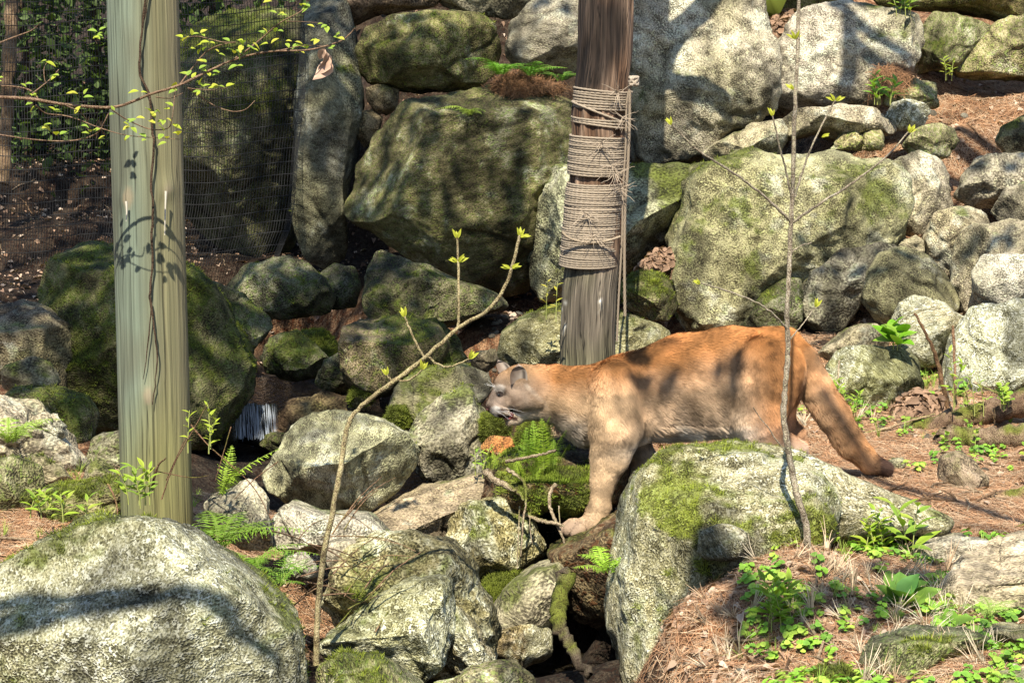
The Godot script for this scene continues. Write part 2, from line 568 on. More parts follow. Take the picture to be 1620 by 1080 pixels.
		for iv in nv + 1:
			for iu in nu + 1:
				var k := (iv + 1) * w + iu + 1
				var q := pos[k]
				var nrm := (pos[k + 1] - pos[k - 1]).cross(pos[k + w] - pos[k - w]).normalized()
				var wn := bas * nrm
				var wq := centre + bas * q
				b.v.append(back * (bas * q))
				b.n.append(back * wn)
				var n0 := na.get_noise_3dv(wq * 7.0)
				var n1 := nb.get_noise_3dv(wq * 16.0)
				var n2 := nc.get_noise_3dv(wq * 5.0)
				var n3 := nb.get_noise_3dv(wq * 60.0)
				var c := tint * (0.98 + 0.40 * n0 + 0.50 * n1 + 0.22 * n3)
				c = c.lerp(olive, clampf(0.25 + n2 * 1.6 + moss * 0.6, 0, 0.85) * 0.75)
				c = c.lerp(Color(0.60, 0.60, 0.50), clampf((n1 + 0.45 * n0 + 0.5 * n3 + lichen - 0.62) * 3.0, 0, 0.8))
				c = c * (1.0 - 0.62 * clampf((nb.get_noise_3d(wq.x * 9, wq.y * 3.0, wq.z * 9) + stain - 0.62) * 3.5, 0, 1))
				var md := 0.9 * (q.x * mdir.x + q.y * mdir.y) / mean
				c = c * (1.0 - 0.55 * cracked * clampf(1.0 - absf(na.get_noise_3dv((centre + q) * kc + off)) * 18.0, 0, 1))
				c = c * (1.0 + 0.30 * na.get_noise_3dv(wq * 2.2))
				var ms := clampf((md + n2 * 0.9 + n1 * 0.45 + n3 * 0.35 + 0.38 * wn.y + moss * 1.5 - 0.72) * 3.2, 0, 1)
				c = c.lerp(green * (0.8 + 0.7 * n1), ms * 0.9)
				b.c.append(enc(c))
				if cover and nrm.z > -0.4 and wn.y > -0.1 and rng.randf() < per_tuft:
					tx.append(Transform3D(Basis(Quaternion(Vector3.UP if st.cover == "needle" else Vector3.BACK, (wn + Vector3(rng.randf_range(-.4, .4), rng.randf_range(-.2, .4), rng.randf_range(-.4, .4))).normalized())) * Basis(Vector3.UP if st.cover == "needle" else Vector3.BACK, rng.randf() * TAU) * Basis.from_scale(Vector3.ONE * (rng.randf_range(0.06, 0.11) if st.cover == "needle" else rng.randf_range(0.03, 0.06))), wq + wn * 0.004))
					tc.append((Color(0.26, 0.14, 0.07) if st.cover == "needle" else Color(0.22, 0.14, 0.09)) * rng.randf_range(0.6, 1.5))
				elif per_tuft > 0.0 and ms > 0.55 and nrm.z > -0.3 and rng.randf() < per_tuft * ms:
					tx.append(Transform3D(Basis(Quaternion(Vector3.UP, (wn + Vector3(rng.randf_range(-.4, .4), rng.randf_range(-.1, .5), rng.randf_range(-.4, .4))).normalized())).scaled(Vector3.ONE * rng.randf_range(0.7, 1.5)), wq - wn * 0.003))
					tc.append(green.lerp(Color(0.21, 0.25, 0.03), clampf(0.35 + n1 * 1.3 + rng.randf_range(-0.2, 0.2), 0, 1)) * rng.randf_range(0.8, 1.6))
		for iv in nv:
			for iu in nu:
				var k := first + iv * (nu + 1) + iu
				b.i.append_array([k, k + nu + 1, k + 1, k + 1, k + nu + 1, k + nu + 2])
	var mat: String = st.mat
	var pick := seed_ % 5
	if M.has(mat + "0") and pick < 4 and not st.has("fine"): mat += ["0", "1", "1", ""][pick]
	var o := top(called, commit(b), M[mat], centre)
	o.basis = turn
	tag(o, label, called, st.get("group", ""))
	if tx.size() > 12:
		var inv := o.transform.affine_inverse()
		for k in tx.size(): tx[k] = inv * tx[k]
		if cover: many("needles" if st.cover == "needle" else "leaves", needle_lock if st.cover == "needle" else leaf_mesh("dead"), M.dead, tx, tc, o)
		else: many("moss", tuft_mesh, M.moss, tx, tc, o)
		n_tufts += tx.size()
	return o

func shape_at(dir: Vector3, rad: PackedFloat32Array, T: float, p: float) -> Vector3:
	var ro := sqrt(dir.x * dir.x + dir.y * dir.y)
	var t := fposmod(atan2(dir.y, dir.x) / TAU, 1.0) * 160.0
	var i := int(t)
	var r := lerpf(rad[i % 160], rad[(i + 1) % 160], t - i)
	var k := pow(pow(ro, p) + pow(absf(dir.z), p), -1.0 / p)
	if ro < 1e-5: return Vector3(0, 0, dir.z * k * T)
	return Vector3(dir.x * k * r, dir.y * k * r, dir.z * k * T)

func make_tuft() -> void:
	var b := Buf.new()
	rng.seed = 5
	for k in 9:
		var a := rng.randf() * TAU
		var out := Vector3(cos(a), 0, sin(a))
		var side := Vector3(-sin(a), 0, cos(a)) * 0.0016
		var root := out * rng.randf_range(0, 0.007) + Vector3(rng.randf_range(-1, 1), 0, rng.randf_range(-1, 1)) * 0.003
		var tip := root + out * rng.randf_range(0.003, 0.009) + Vector3.UP * rng.randf_range(0.007, 0.014)
		var f := b.v.size()
		for q in [root - side, root + side, tip]:
			b.v.append(q)
		for e in [0.55, 0.55, 1.0]: b.c.append(enc(Color(e, e, e)))
		b.i.append_array([f, f + 1, f + 2])
	tuft_mesh = commit(b)
	needle_lock = needle_mesh()

# ---------------------------------------------------------------- the cougar
const CS := 8.3 / FOCAL          # metres per survey pixel at the animal
# bones: ax, ay, az, ra, bx, by, bz, rb, sideways scale, blend, what (0 trunk, 1 fore leg, 2 hind leg, 3 tail, 4 head, 5 paw)
const BODY := [
	[985, 634, 0, 68, 1080, 611, 0, 74, 0.66, 16, 0], [1080, 611, 0, 74, 1150, 602, 0, 79, 0.64, 16, 0], [1150, 602, 0, 78, 1208, 590, 0, 70, 0.68, 16, 0],
	[1070, 646, 0, 40, 1140, 650, 0, 36, 0.85, 16, 0], [935, 645, 0, 58, 985, 640, 0, 64, 0.72, 16, 0], [850, 612, 0, 33, 935, 640, 0, 58, 0.78, 14, 0],
	[968, 606, 34, 36, 972, 676, 42, 41, 1.0, 9, 1], [960, 622, -30, 38, 985, 680, -40, 36, 1.0, 16, 1],
	[972, 676, 42, 40, 963, 722, 44, 29, 1.0, 5, 1], [963, 722, 44, 29, 950, 765, 46, 19, 1.0, 5, 1], [950, 765, 46, 19, 945, 800, 46, 17, 1.0, 5, 1],
	[946, 800, 46, 19, 936, 824, 48, 17, 1.1, 5, 5], [938, 824, 48, 16, 917, 830, 50, 15, 1.2, 6, 5],
	[990, 686, -42, 34, 1020, 728, -44, 21, 1.0, 5, 1], [1020, 728, -44, 20, 1003, 778, -44, 15, 1.0, 5, 1], [1003, 778, -44, 15, 985, 795, -44, 14, 1.1, 5, 5],
	[1208, 590, 28, 60, 1194, 660, 40, 41, 0.85, 9, 2], [1192, 662, 36, 40, 1206, 690, 37, 33, 0.9, 7, 2], [1206, 690, 37, 31, 1252, 712, 37, 18, 0.9, 6, 2], [1252, 712, 37, 17, 1236, 752, 37, 14, 1.0, 5, 2], [1236, 752, 37, 15, 1216, 760, 37, 14, 1.2, 8, 5],
	[1212, 590, -26, 60, 1222, 665, -36, 38, 0.85, 16, 2], [1222, 665, -36, 34, 1256, 690, -37, 20, 0.9, 6, 2], [1256, 690, -37, 18, 1262, 740, -37, 14, 1.0, 5, 2], [1262, 740, -37, 15, 1242, 748, -37, 14, 1.2, 8, 5],
	[1235, 555, 0, 34, 1266, 572, 0, 26, 0.95, 14, 3], [1266, 572, 0, 26, 1291, 615, 0, 25, 1.0, 4, 3], [1291, 615, 0, 25, 1320, 660, 0, 24, 1.0, 4, 3], [1320, 660, 0, 24, 1348, 703, 0, 20, 1.0, 4, 3], [1348, 703, 0, 20, 1376, 731, 0, 15, 1.0, 4, 3], [1376, 731, 0, 15, 1399, 741, 0, 11, 1.0, 4, 3],
	[908, 826, 62, 13, 899, 833, 63, 11, 1.0, 1.5, 5], [904, 828, 44, 13, 893, 834, 44, 11, 1.0, 1.5, 5], [915, 831, 77, 11, 908, 837, 78, 9, 1.0, 1.5, 5], [910, 829, 28, 11, 902, 834, 26, 9, 1.0, 1.5, 5]]
const HEAD := [
	[822, 608, 0, 29, 842, 613, 0, 31, 0.98, 10, 4], [842, 613, 0, 32, 878, 622, 0, 36, 0.85, 12, 4], [803, 606, 5, 19, 824, 603, 0, 25, 1.05, 8, 4],
	[804, 628, 6, 19, 787, 643, 8, 12, 0.95, 8, 4], [795, 612, 6, 13, 776, 640, 9, 6, 1.05, 6, 4], [777, 640, 9, 6, 774, 645, 9, 5, 1.3, 4, 4],
	[786, 649, 17, 8, 797, 653, 19, 7, 1.0, 5, 4], [785, 648, 1, 8, 795, 651, -5, 7, 1.0, 5, 4], [782, 646, 9, 7, 790, 650, 8, 8, 1.3, 5, 4],
	[826, 632, 19, 17, 842, 628, 14, 21, 1.0, 9, 4], [828, 632, -17, 17, 842, 628, -14, 20, 1.0, 9, 4], [843, 642, 2, 17, 816, 661, 5, 10, 1.0, 7, 4], [816, 662, 5, 9, 806, 667, 6, 6, 1.3, 5, 4],
	[845, 644, 0, 20, 880, 640, 0, 32, 0.85, 10, 4], [792, 613, 15, 6, 803, 616, 21, 6, 1.0, 4, 4], [790, 613, -4, 6, 800, 616, -14, 6, 1.0, 4, 4], [809, 622, 22, 6, 824, 628, 26, 8, 1.0, 5, 4]]
var cat_at := Vector3.ZERO

func cat_local(x: float, y: float, z: float) -> Vector3:      # survey pixels (and pixels towards the viewer) to the animal's own metres
	return Vector3((x - 1080.0) * CS, (762.0 - y) * CS, z * CS)

func nets(bones: Array, cell: float, b: Buf, paint: Callable) -> void:
	var lo := Vector3.ONE * 99
	var hi := -lo
	for e in bones:
		for q in [[cat_local(e[0], e[1], e[2]), e[3] * CS], [cat_local(e[4], e[5], e[6]), e[7] * CS]]:
			lo = lo.min(q[0] - Vector3.ONE * (q[1] * 1.25 + cell * 3))
			hi = hi.max(q[0] + Vector3.ONE * (q[1] * 1.25 + cell * 3))
	var nx := int((hi.x - lo.x) / cell) + 2
	var ny := int((hi.y - lo.y) / cell) + 2
	var nz := int((hi.z - lo.z) / cell) + 2
	var f := PackedFloat32Array()
	f.resize(nx * ny * nz)
	f.fill(1.0)
	for e in bones:
		var p := cat_local(e[0], e[1], e[2])
		var q := cat_local(e[4], e[5], e[6])
		var ra: float = e[3] * CS
		var rb: float = e[7] * CS
		var sz: float = 1.0 / e[8]
		var k: float = e[9] * CS
		var r := maxf(ra, rb) + k + cell * 2.0
		var rz := maxf(ra, rb) * float(e[8]) + k + cell * 2.0
		var l := ((p.min(q) - Vector3(r, r, rz) - lo) / cell).floor().max(Vector3.ZERO)
		var h := ((p.max(q) + Vector3(r, r, rz) - lo) / cell).ceil().min(Vector3(nx - 1, ny - 1, nz - 1))
		var pz := p.z
		var d := q - p
		d.z *= sz
		var dd := maxf(d.length_squared(), 1e-9)
		for iz in range(int(l.z), int(h.z) + 1):
			for iy in range(int(l.y), int(h.y) + 1):
				var row := (iz * ny + iy) * nx
				var wy := lo.y + iy * cell - p.y
				var wz := (lo.z + iz * cell - pz) * sz
				for ix in range(int(l.x), int(h.x) + 1):
					var w := Vector3(lo.x + ix * cell - p.x, wy, wz)
					var t := clampf(w.dot(d) / dd, 0.0, 1.0)
					var v := (w - d * t).length() - (ra + (rb - ra) * t)
					var o := f[row + ix]
					var g := k - absf(o - v)
					f[row + ix] = minf(o, v) - (g * g * 0.25 / k if g > 0.0 else 0.0)
	var id := PackedInt32Array()
	id.resize(nx * ny * nz)
	id.fill(-1)
	var sxy := nx * ny
	var first := b.v.size()
	var corner := [0, 1, nx, nx + 1, sxy, sxy + 1, sxy + nx, sxy + nx + 1]
	for iz in nz - 1:
		for iy in ny - 1:
			for ix in nx - 1:
				var k := iz * sxy + iy * nx + ix
				var f0 := f[k]
				if absf(f0) > cell * 3.0: continue
				var neg := 0
				for c in corner:
					if f[k + c] < 0.0: neg += 1
				if neg == 0 or neg == 8: continue
				var sum := Vector3.ZERO
				var cnt := 0
				for c in 8:
					for bit in [1, 2, 4]:
						if c & bit: continue
						var va := f[k + corner[c]]
						var vb := f[k + corner[c | bit]]
						if (va < 0.0) != (vb < 0.0):
							var t := va / (va - vb)
							var pa := Vector3(c & 1, (c >> 1) & 1, (c >> 2) & 1)
							var pb := Vector3((c | bit) & 1, ((c | bit) >> 1) & 1, ((c | bit) >> 2) & 1)
							sum += pa.lerp(pb, t)
							cnt += 1
				var pos := lo + (Vector3(ix, iy, iz) + sum / cnt) * cell
				var gr := Vector3(f[k + 1] + f[k + 1 + nx] + f[k + 1 + sxy] + f[k + 1 + nx + sxy] - f[k] - f[k + nx] - f[k + sxy] - f[k + nx + sxy],
					f[k + nx] + f[k + nx + 1] + f[k + nx + sxy] + f[k + nx + 1 + sxy] - f[k] - f[k + 1] - f[k + sxy] - f[k + 1 + sxy],
					f[k + sxy] + f[k + sxy + 1] + f[k + sxy + nx] + f[k + sxy + nx + 1] - f[k] - f[k + 1] - f[k + nx] - f[k + 1 + nx]).normalized()
				id[k] = b.v.size()
				b.v.append(pos)
				b.n.append(gr)
				b.c.append(enc(paint.call(pos, gr)))
	for iz in range(1, nz - 1):
		for iy in range(1, ny - 1):
			for ix in range(1, nx - 1):
				var k := iz * sxy + iy * nx + ix
				if id[k] < 0: continue
				var inside := f[k] < 0.0
				for e in 3:
					var step_: int = [1, nx, sxy][e]
					if (f[k + step_] < 0.0) == inside: continue
					var s1: int = [nx, sxy, 1][e]
					var s2: int = [sxy, 1, nx][e]
					var q0 := id[k]
					var q1 := id[k - s1]
					var q2 := id[k - s1 - s2]
					var q3 := id[k - s2]
					if q1 < 0 or q2 < 0 or q3 < 0: continue
					if inside: b.i.append_array([q0, q2, q1, q0, q3, q2])
					else: b.i.append_array([q0, q1, q2, q0, q2, q3])
	for k in range(b.i.size() - 3, -1, -3):       # every triangle turned to match its normals
		if b.i[k] < first: break
		var p0 := b.v[b.i[k]]
		if (b.v[b.i[k + 1]] - p0).cross(b.v[b.i[k + 2]] - p0).dot(b.n[b.i[k]] + b.n[b.i[k + 1]] + b.n[b.i[k + 2]]) > 0.0:
			var w := b.i[k + 1]
			b.i[k + 1] = b.i[k + 2]
			b.i[k + 2] = w

func coat(q: Vector3, n: Vector3) -> Color:       # the colour of the coat at a point of the animal
	var x := q.x / CS + 1080.0
	var y := 762.0 - q.y / CS
	var z := q.z / CS
	var w := na.get_noise_3dv(q * 9.0) * 0.5 + nb.get_noise_3dv(q * 30.0) * 0.35
	var back := Color(0.43, 0.195, 0.068)
	var flank := Color(0.47, 0.315, 0.19)
	var pale := Color(0.56, 0.43, 0.305)
	var cream := Color(0.68, 0.60, 0.50)
	var c: Color
	if x > 1255.0 and y > 545.0 and x - 1255.0 > (y - 545.0) * 0.30 - 18.0 and x > 1262.0:
		c = Color(0.41, 0.19, 0.068).lerp(flank, clampf(0.35 + w - n.y * 0.3, 0, 0.7))
		var tip := clampf((x - 1374.0 + w * 12.0) / 12.0, 0, 1)
		return c.lerp(Color(0.075, 0.042, 0.03), tip) * 1.12
	var roof := 520.0 + clampf((1180.0 - x) / 300.0, 0, 1) * 55.0
	var t := (y - roof + w * 34.0) / 175.0
	c = back.lerp(flank, clampf((t - 0.10) / 0.34, 0, 1))
	c = c.lerp(pale, clampf((t - 0.55) / 0.3, 0, 1))
	c = c.lerp(cream, clampf((t - 0.80 + maxf(0, -n.y) * 0.15) / 0.12, 0, 1) * clampf((735.0 - y) / 30.0, 0.2, 1))
	c = c.lerp(Color(0.41, 0.175, 0.055), clampf((x - 1160.0 + w * 20.0) / 60.0, 0, 0.8) * clampf((735.0 - y) / 50.0, 0.5, 1))
	c = c.lerp(Color(0.51, 0.35, 0.20), clampf((1020.0 - x + w * 30.0) / 90.0, 0, 0.75) * clampf((y - 590.0 + w * 30.0) / 40.0, 0, 1))
	c = c.lerp(Color(0.66, 0.57, 0.46), 0.7 * clampf((935.0 - x + w * 24.0) / 24.0, 0, 1) * clampf((y - 648.0) / 22.0, 0, 1) * clampf((752.0 - y) / 24.0, 0, 1))
	c = c.lerp(Color(0.49, 0.345, 0.205), 0.75 * clampf((y - 690.0) / 45.0, 0, 1) * clampf((1065.0 - x) / 30.0, 0, 1))
	c = c.lerp(Color(0.20, 0.145, 0.11), clampf((y - 806.0) / 18.0, 0, 0.8) * clampf((952.0 - x) / 40.0, 0, 1))
	if x < 872.0 and y < 690.0:
		var h := Color(0.36, 0.265, 0.19).lerp(Color(0.47, 0.29, 0.15), clampf((612.0 - y) / 26.0, 0, 1))
		h = h.lerp(Color(0.62, 0.50, 0.365), clampf((y - 640.0 + w * 10.0) / 14.0, 0, 1))
		h = h.lerp(Color(0.44, 0.34, 0.27), clampf((800.0 - x) / 14.0, 0, 1) * clampf((y - 612.0) / 12.0, 0, 1) * 0.7)
		var eye_d := Vector2((x - 790.5) * 0.8, y - 623.5).length()
		if z > 0.0:
			h = h.lerp(Color(0.74, 0.68, 0.60), clampf((9.0 - Vector2((x - 789.0) * 0.9, y - 617.0).length()) / 4.0, 0, 0.7))
			h = h.lerp(Color(0.03, 0.022, 0.018), clampf((6.6 - eye_d) / 1.6, 0, 1))
			h = h.lerp(Color(0.035, 0.026, 0.022), clampf((3.0 - absf((y - 623.5) - (x - 790.0) * 0.28)) / 1.6, 0, 1) * clampf((9.5 - absf(x - 790.0)) / 3.0, 0, 1))
		h = h.lerp(Color(0.68, 0.58, 0.46), 0.7 * clampf((7.0 - absf((y - 618.0) - (x - 838.0) * 1.1)) / 5.0, 0, 1) * clampf((x - 824.0) / 8.0, 0, 1) * (1.0 if y > 606.0 else 0.0))
		h = h.lerp(Color(0.26, 0.17, 0.11), 0.6 * clampf((4.0 - absf((y - 634.0) + (x - 812.0) * 0.35)) / 4.0, 0, 1) * clampf((x - 800.0) / 6.0, 0, 1) * clampf((826.0 - x) / 6.0, 0, 1))
		h = h.lerp(Color(0.80, 0.76, 0.70), clampf((8.5 - Vector2((x - 783.0) * 0.9, y - 651.0).length()) / 3.0, 0, 0.85))
		h = h.lerp(Color(0.075, 0.05, 0.04), clampf((6.0 - Vector2((x - 795.0) * 0.6, (y - 650.0) * 1.3).length()) / 3.0, 0, 0.9))
		h = h.lerp(Color(0.10, 0.05, 0.045), clampf((5.0 - Vector2(x - 771.5, (y - 646.5) * 0.9).length()) / 2.0, 0, 1))
		h = h.lerp(Color(0.06, 0.025, 0.02), clampf((3.2 - absf(y - 658.5 - (x - 795.0) * 0.14)) / 1.5, 0, 1) * (1.0 if x > 786.0 and x < 816.0 else 0.0))
		c = c.lerp(h, clampf((872.0 - x + w * 14.0) / 40.0, 0, 1))
	var part_ := clampf(nb.get_noise_3d(q.x * 55.0 + q.y * 20.0, q.y * 16.0 - q.x * 10.0, q.z * 30.0) * 2.4 + 0.1, -0.3, 1.0) * clampf((t - 0.25) / 0.25, 0, 1) * clampf((0.98 - t) / 0.2, 0, 1) * clampf((x - 930.0) / 50.0, 0.3, 1)
	return c * (0.92 + 0.36 * w) * (1.0 - 0.42 * part_)

func make_hair(blades: int, spread: float, wide: float, seed_: int) -> ArrayMesh:      # a lock of hair one unit long: y along the lock, z off the skin
	rng.seed = seed_
	var b := Buf.new()
	for k in blades:
		var root := Vector3(rng.randf_range(-spread, spread), rng.randf_range(-spread, spread), 0)
		var lean := rng.randf_range(-0.16, 0.16)
		var lift := rng.randf_range(0.20, 0.42)
		var L := rng.randf_range(0.75, 1.1)
		var tone := rng.randf_range(0.72, 1.15)
		var roll := rng.randf_range(-0.5, 0.5)
		var f := b.v.size()
		for s in 3:
			var t := s / 2.0
			var p := root + Vector3(lean * t * L, t * L, lift * L * (t - 0.55 * t * t) * 1.5)
			var hw := wide * (1.0 - 0.45 * t)
			if s == 2:
				b.v.append(p)
			else:
				b.v.append(p + Vector3(-hw, 0, -hw * roll))
				b.v.append(p + Vector3(hw, 0, hw * roll))
		for s in [0.72, 0.72, 0.95, 0.95, 1.12]: b.c.append(enc(Color(s, s, s) * tone * 0.85))
		b.i.append_array([f, f + 2, f + 1, f + 1, f + 2, f + 3, f + 2, f + 4, f + 3])
	return commit(b)

func coat_of_hair(body: Buf, parent: Node) -> void:
	var lock := make_hair(7, 0.22, 0.028, 9)
	rng.seed = 77
	var xf: Array = []
	var cols: Array = []
	var bone_a := PackedVector3Array()
	var bone_b := PackedVector3Array()
	var kind := PackedInt32Array()
	for e in BODY + HEAD:
		bone_a.append(cat_local(e[0], e[1], e[2]))
		bone_b.append(cat_local(e[4], e[5], e[6]))
		kind.append(e[10])
	var tri := body.i.size() / 3
	for t in tri:
		var ia := body.i[3 * t]
		var ib := body.i[3 * t + 1]
		var ic := body.i[3 * t + 2]
		var a := body.v[ia]
		var ab := body.v[ib] - a
		var ac := body.v[ic] - a
		var area := ab.cross(ac).length() * 0.5
		var nrm := body.n[ia]
		var px := a.x / CS + 1080.0
		var head := px < 868.0
		var facing := 1.0 if nrm.z > -0.25 else 0.12
		var want := area * facing * (150000.0 if head else 80000.0)
		var n := int(want)
		if rng.randf() < want - n: n += 1
		if n == 0: continue
		var best := 0
		var bd := 99.0
		for k in kind.size():
			var d := Geometry3D.get_closest_point_to_segment(a, bone_a[k], bone_b[k]).distance_squared_to(a)
			if d < bd:
				bd = d
				best = k
		var what := kind[best]
		var along := (bone_b[best] - bone_a[best]).normalized()
		var flow := Vector3(0.9, -0.42, 0.0)
		var L := 0.030
		var y := 762.0 - a.y / CS
		if what == 1 or what == 2:
			flow = (along + Vector3(0.55, -0.35, 0)).normalized()
			L = lerpf(0.027, 0.014, clampf((y - 670.0) / 70.0, 0, 1))
		elif what == 3:
			flow = along
			L = 0.026
		elif what == 5:
			flow = along + Vector3(0, -0.2, 0)
			L = 0.009 if px > 925.0 else 0.005
		elif what == 4 or head:
			flow = Vector3(0.85, -0.1, 0.25) if px > 800.0 else Vector3(0.7, 0.6, 0.2)
			L = 0.007 if px < 805.0 else 0.012
			L = maxf(L, lerpf(0.012, 0.026, clampf((px - 826.0) / 40.0, 0, 1)))
		if what == 0:
			if y > 668.0: L = 0.048
			if y > 690.0: flow = Vector3(0.75, -0.7, 0)
			if px < 930.0 and y > 640: L = 0.036
		for k in n:
			var r1 := rng.randf()
			var r2 := rng.randf()
			if r1 + r2 > 1.0:
				r1 = 1.0 - r1
				r2 = 1.0 - r2
			var pos := a + ab * r1 + ac * r2
			var nn := (body.n[ia] * (1.0 - r1 - r2) + body.n[ib] * r1 + body.n[ic] * r2).normalized()
			if Vector2(pos.x / CS + 1080.0 - 790.0, 762.0 - pos.y / CS - 623.5).length() < 6.5 and nn.z > 0: continue
			var swirl := nb.get_noise_3dv(pos * 16.0) * 0.9 + na.get_noise_3dv(pos * 45.0) * 0.6
			var fl := (flow + Vector3(0.0, swirl * 0.5, 0.0) + Vector3(rng.randf_range(-.2, .2), rng.randf_range(-.2, .2), rng.randf_range(-.2, .2))).normalized()
			var yv := (fl - nn * fl.dot(nn)).normalized()
			var clump := clampf(nc.get_noise_3dv(pos * 26.0) * 1.5, -1, 1)
			yv = (yv + nn * (0.10 + 0.25 * maxf(0.0, clump) + rng.randf_range(0.0, 0.12))).normalized()
			var xv := yv.cross(nn).normalized()
			var len := L * rng.randf_range(0.75, 1.2) * (1.0 + 0.2 * clump)
			xf.append(Transform3D(Basis(xv * maxf(len, 0.016), yv * len, xv.cross(yv) * len), pos - nn * 0.002))
			var c := coat(pos, nn) * (1.08 + 0.60 * clump + 0.35 * na.get_noise_3dv(pos * 70.0) + rng.randf_range(-0.2, 0.2))
			cols.append(Color(c.r, c.g, c.b))
	many("fur", lock, M.fur, xf, cols, parent)
	print("hair locks ", xf.size())

func ear(parent: Node, base: Vector3, up: Vector3, side: Vector3, H: float, W: float, cup: float, lean: float) -> void:
	var b := Buf.new()
	var face := side.cross(up).normalized()
	if face.z < 0.0: face = -face
	var nu := 14
	var nv := 12
	for layer in 2:
		var first := b.v.size()
		for iv in nv + 1:
			for iu in nu + 1:
				var v := float(iv) / nv
				var u := float(iu) / nu * 2.0 - 1.0
				var wid := W * pow(1.0 - pow(v, 2.4), 0.55) * (0.82 + 0.25 * v)
				var p := base + up * (H * v * (1.0 - 0.10 * u * u * v)) + side * (wid * u + lean * v * v) - face * (cup * (1.0 - u * u) * (1.0 - 0.55 * v) * 1.0) - face * (0.003 * layer)
				b.v.append(p)
				var inner := Color(0.34, 0.25, 0.19).lerp(Color(0.66, 0.56, 0.46), clampf(0.5 + u * 0.5 + 0.9 * nb.get_noise_3dv(p * 60.0), 0, 1))
				inner = inner.lerp(Color(0.05, 0.04, 0.035), clampf((0.85 - v) * 4.0, 0, 1) * clampf(1.0 - absf(u - 0.66) * 3.6, 0, 1))
				b.c.append(enc(inner * 0.42 if layer == 0 else Color(0.20, 0.155, 0.12).lerp(Color(0.08, 0.065, 0.055), v * 0.5)))
		for iv in nv:
			for iu in nu:
				var k := first + iv * (nu + 1) + iu
				if layer == 0: b.i.append_array([k, k + nu + 1, k + 1, k + 1, k + nu + 1, k + nu + 2])
				else: b.i.append_array([k, k + 1, k + nu + 1, k + 1, k + nu + 2, k + nu + 1])
	var st := SurfaceTool.new()
	st.create_from_arrays(commit(b).surface_get_arrays(0))
	st.generate_normals()
	part("ear", st.commit(), M.skin, parent)

func ball(r: float, col: Color, squash := Vector3.ONE) -> ArrayMesh:
	var s := SphereMesh.new()
	s.radius = r
	s.height = 2 * r
	s.radial_segments = 20
	s.rings = 12
	var arr := s.get_mesh_arrays()
	var v: PackedVector3Array = arr[Mesh.ARRAY_VERTEX]
	var c := PackedColorArray()
	for k in v.size():
		v[k] *= squash
		var e := enc(col)
		e.a = col.a
		c.append(e)
	arr[Mesh.ARRAY_VERTEX] = v
	arr[Mesh.ARRAY_COLOR] = c
	var m := ArrayMesh.new()
	m.add_surface_from_arrays(Mesh.PRIMITIVE_TRIANGLES, arr)
	return m

func build_cougar() -> void:
	var t := thing("cougar", "tawny cougar with open mouth stepping down between the boulders, tail trailing behind", "cougar", at(1080, 762, 8.3))
	t.basis = Basis(ax, ay, az)
	var b := Buf.new()
	nets(BODY, 0.0115, b, coat)
	nets(HEAD, 0.0048, b, coat)
	part("body", commit(b), M.skin, t)
	coat_of_hair(b, t)
	# near ear turned a little to the side, far ear seen past the brow
	ear(t, cat_local(821, 607, 32), Vector3(-0.04, 0.92, 0.26).normalized(), Vector3(0.97, 0.05, -0.2).normalized(), 33 * CS, 16 * CS, 6 * CS, 1 * CS)
	ear(t, cat_local(803, 594, -20), Vector3(-0.42, 0.88, -0.2).normalized(), Vector3(0.92, 0.3, -0.25).normalized(), 30 * CS, 12 * CS, 6 * CS, -3 * CS)
	var e := part("eye", ball(4.4 * CS, Color(0.16, 0.11, 0.045)), M.eye, t)
	e.position = cat_local(791, 624, 15.4)
	var pu := part("pupil", ball(2.8 * CS, Color(0.005, 0.005, 0.005)), M.eye, e)
	pu.position = Vector3(-1.4, -0.3, 2.6) * CS
	var ns := part("nose", ball(4.2 * CS, Color(0.16, 0.075, 0.065), Vector3(0.9, 0.75, 1.5)), M.wet, t)
	ns.position = cat_local(772.5, 646.5, 9)
	var mo := part("mouth", ball(8.0 * CS, Color(0.055, 0.014, 0.012), Vector3(1.05, 0.85, 1.1)), M.wet, t)
	mo.position = cat_local(807, 657.5, 10.5)
	var tongue := part("tongue", ball(6 * CS, Color(0.20, 0.06, 0.05), Vector3(1.15, 0.4, 0.9)), M.wet, mo)
	tongue.position = Vector3(-3.5, -3.8, 3.5) * CS
	rng.seed = 21
	var wb := Buf.new()
	for k in 5:
		var r := cat_local(rng.randf_range(784, 797), rng.randf_range(645, 652), 25)
		var dir := Vector3(rng.randf_range(0.5, 0.9), rng.randf_range(-0.45, 0.12), rng.randf_range(0.4, 0.7)).normalized()
		var pts := PackedVector3Array()
		var L := rng.randf_range(0.05, 0.095)
		for s in 7: pts.append(r + dir * L * s / 6.0 + Vector3(0.012, -0.02, 0) * pow(s / 6.0, 2))
		tube(wb, pts, taper(7, 0.0004, 0.00015), Color(0.85, 0.83, 0.8), 4)
	for k in 4:
		var r := cat_local(rng.randf_range(782, 790), rng.randf_range(608, 613), 13)
		var pts := PackedVector3Array()
		var dir := Vector3(-0.7, rng.randf_range(0.1, 0.6), 0.3).normalized()
		for s in 6: pts.append(r + dir * 0.05 * s / 5.0)
		tube(wb, pts, taper(6, 0.0005, 0.0002), Color(0.85, 0.83, 0.8), 4)
	var wh := part("whiskers", commit(wb), M.rope, t)
	wh.set_meta("kind", "stuff")

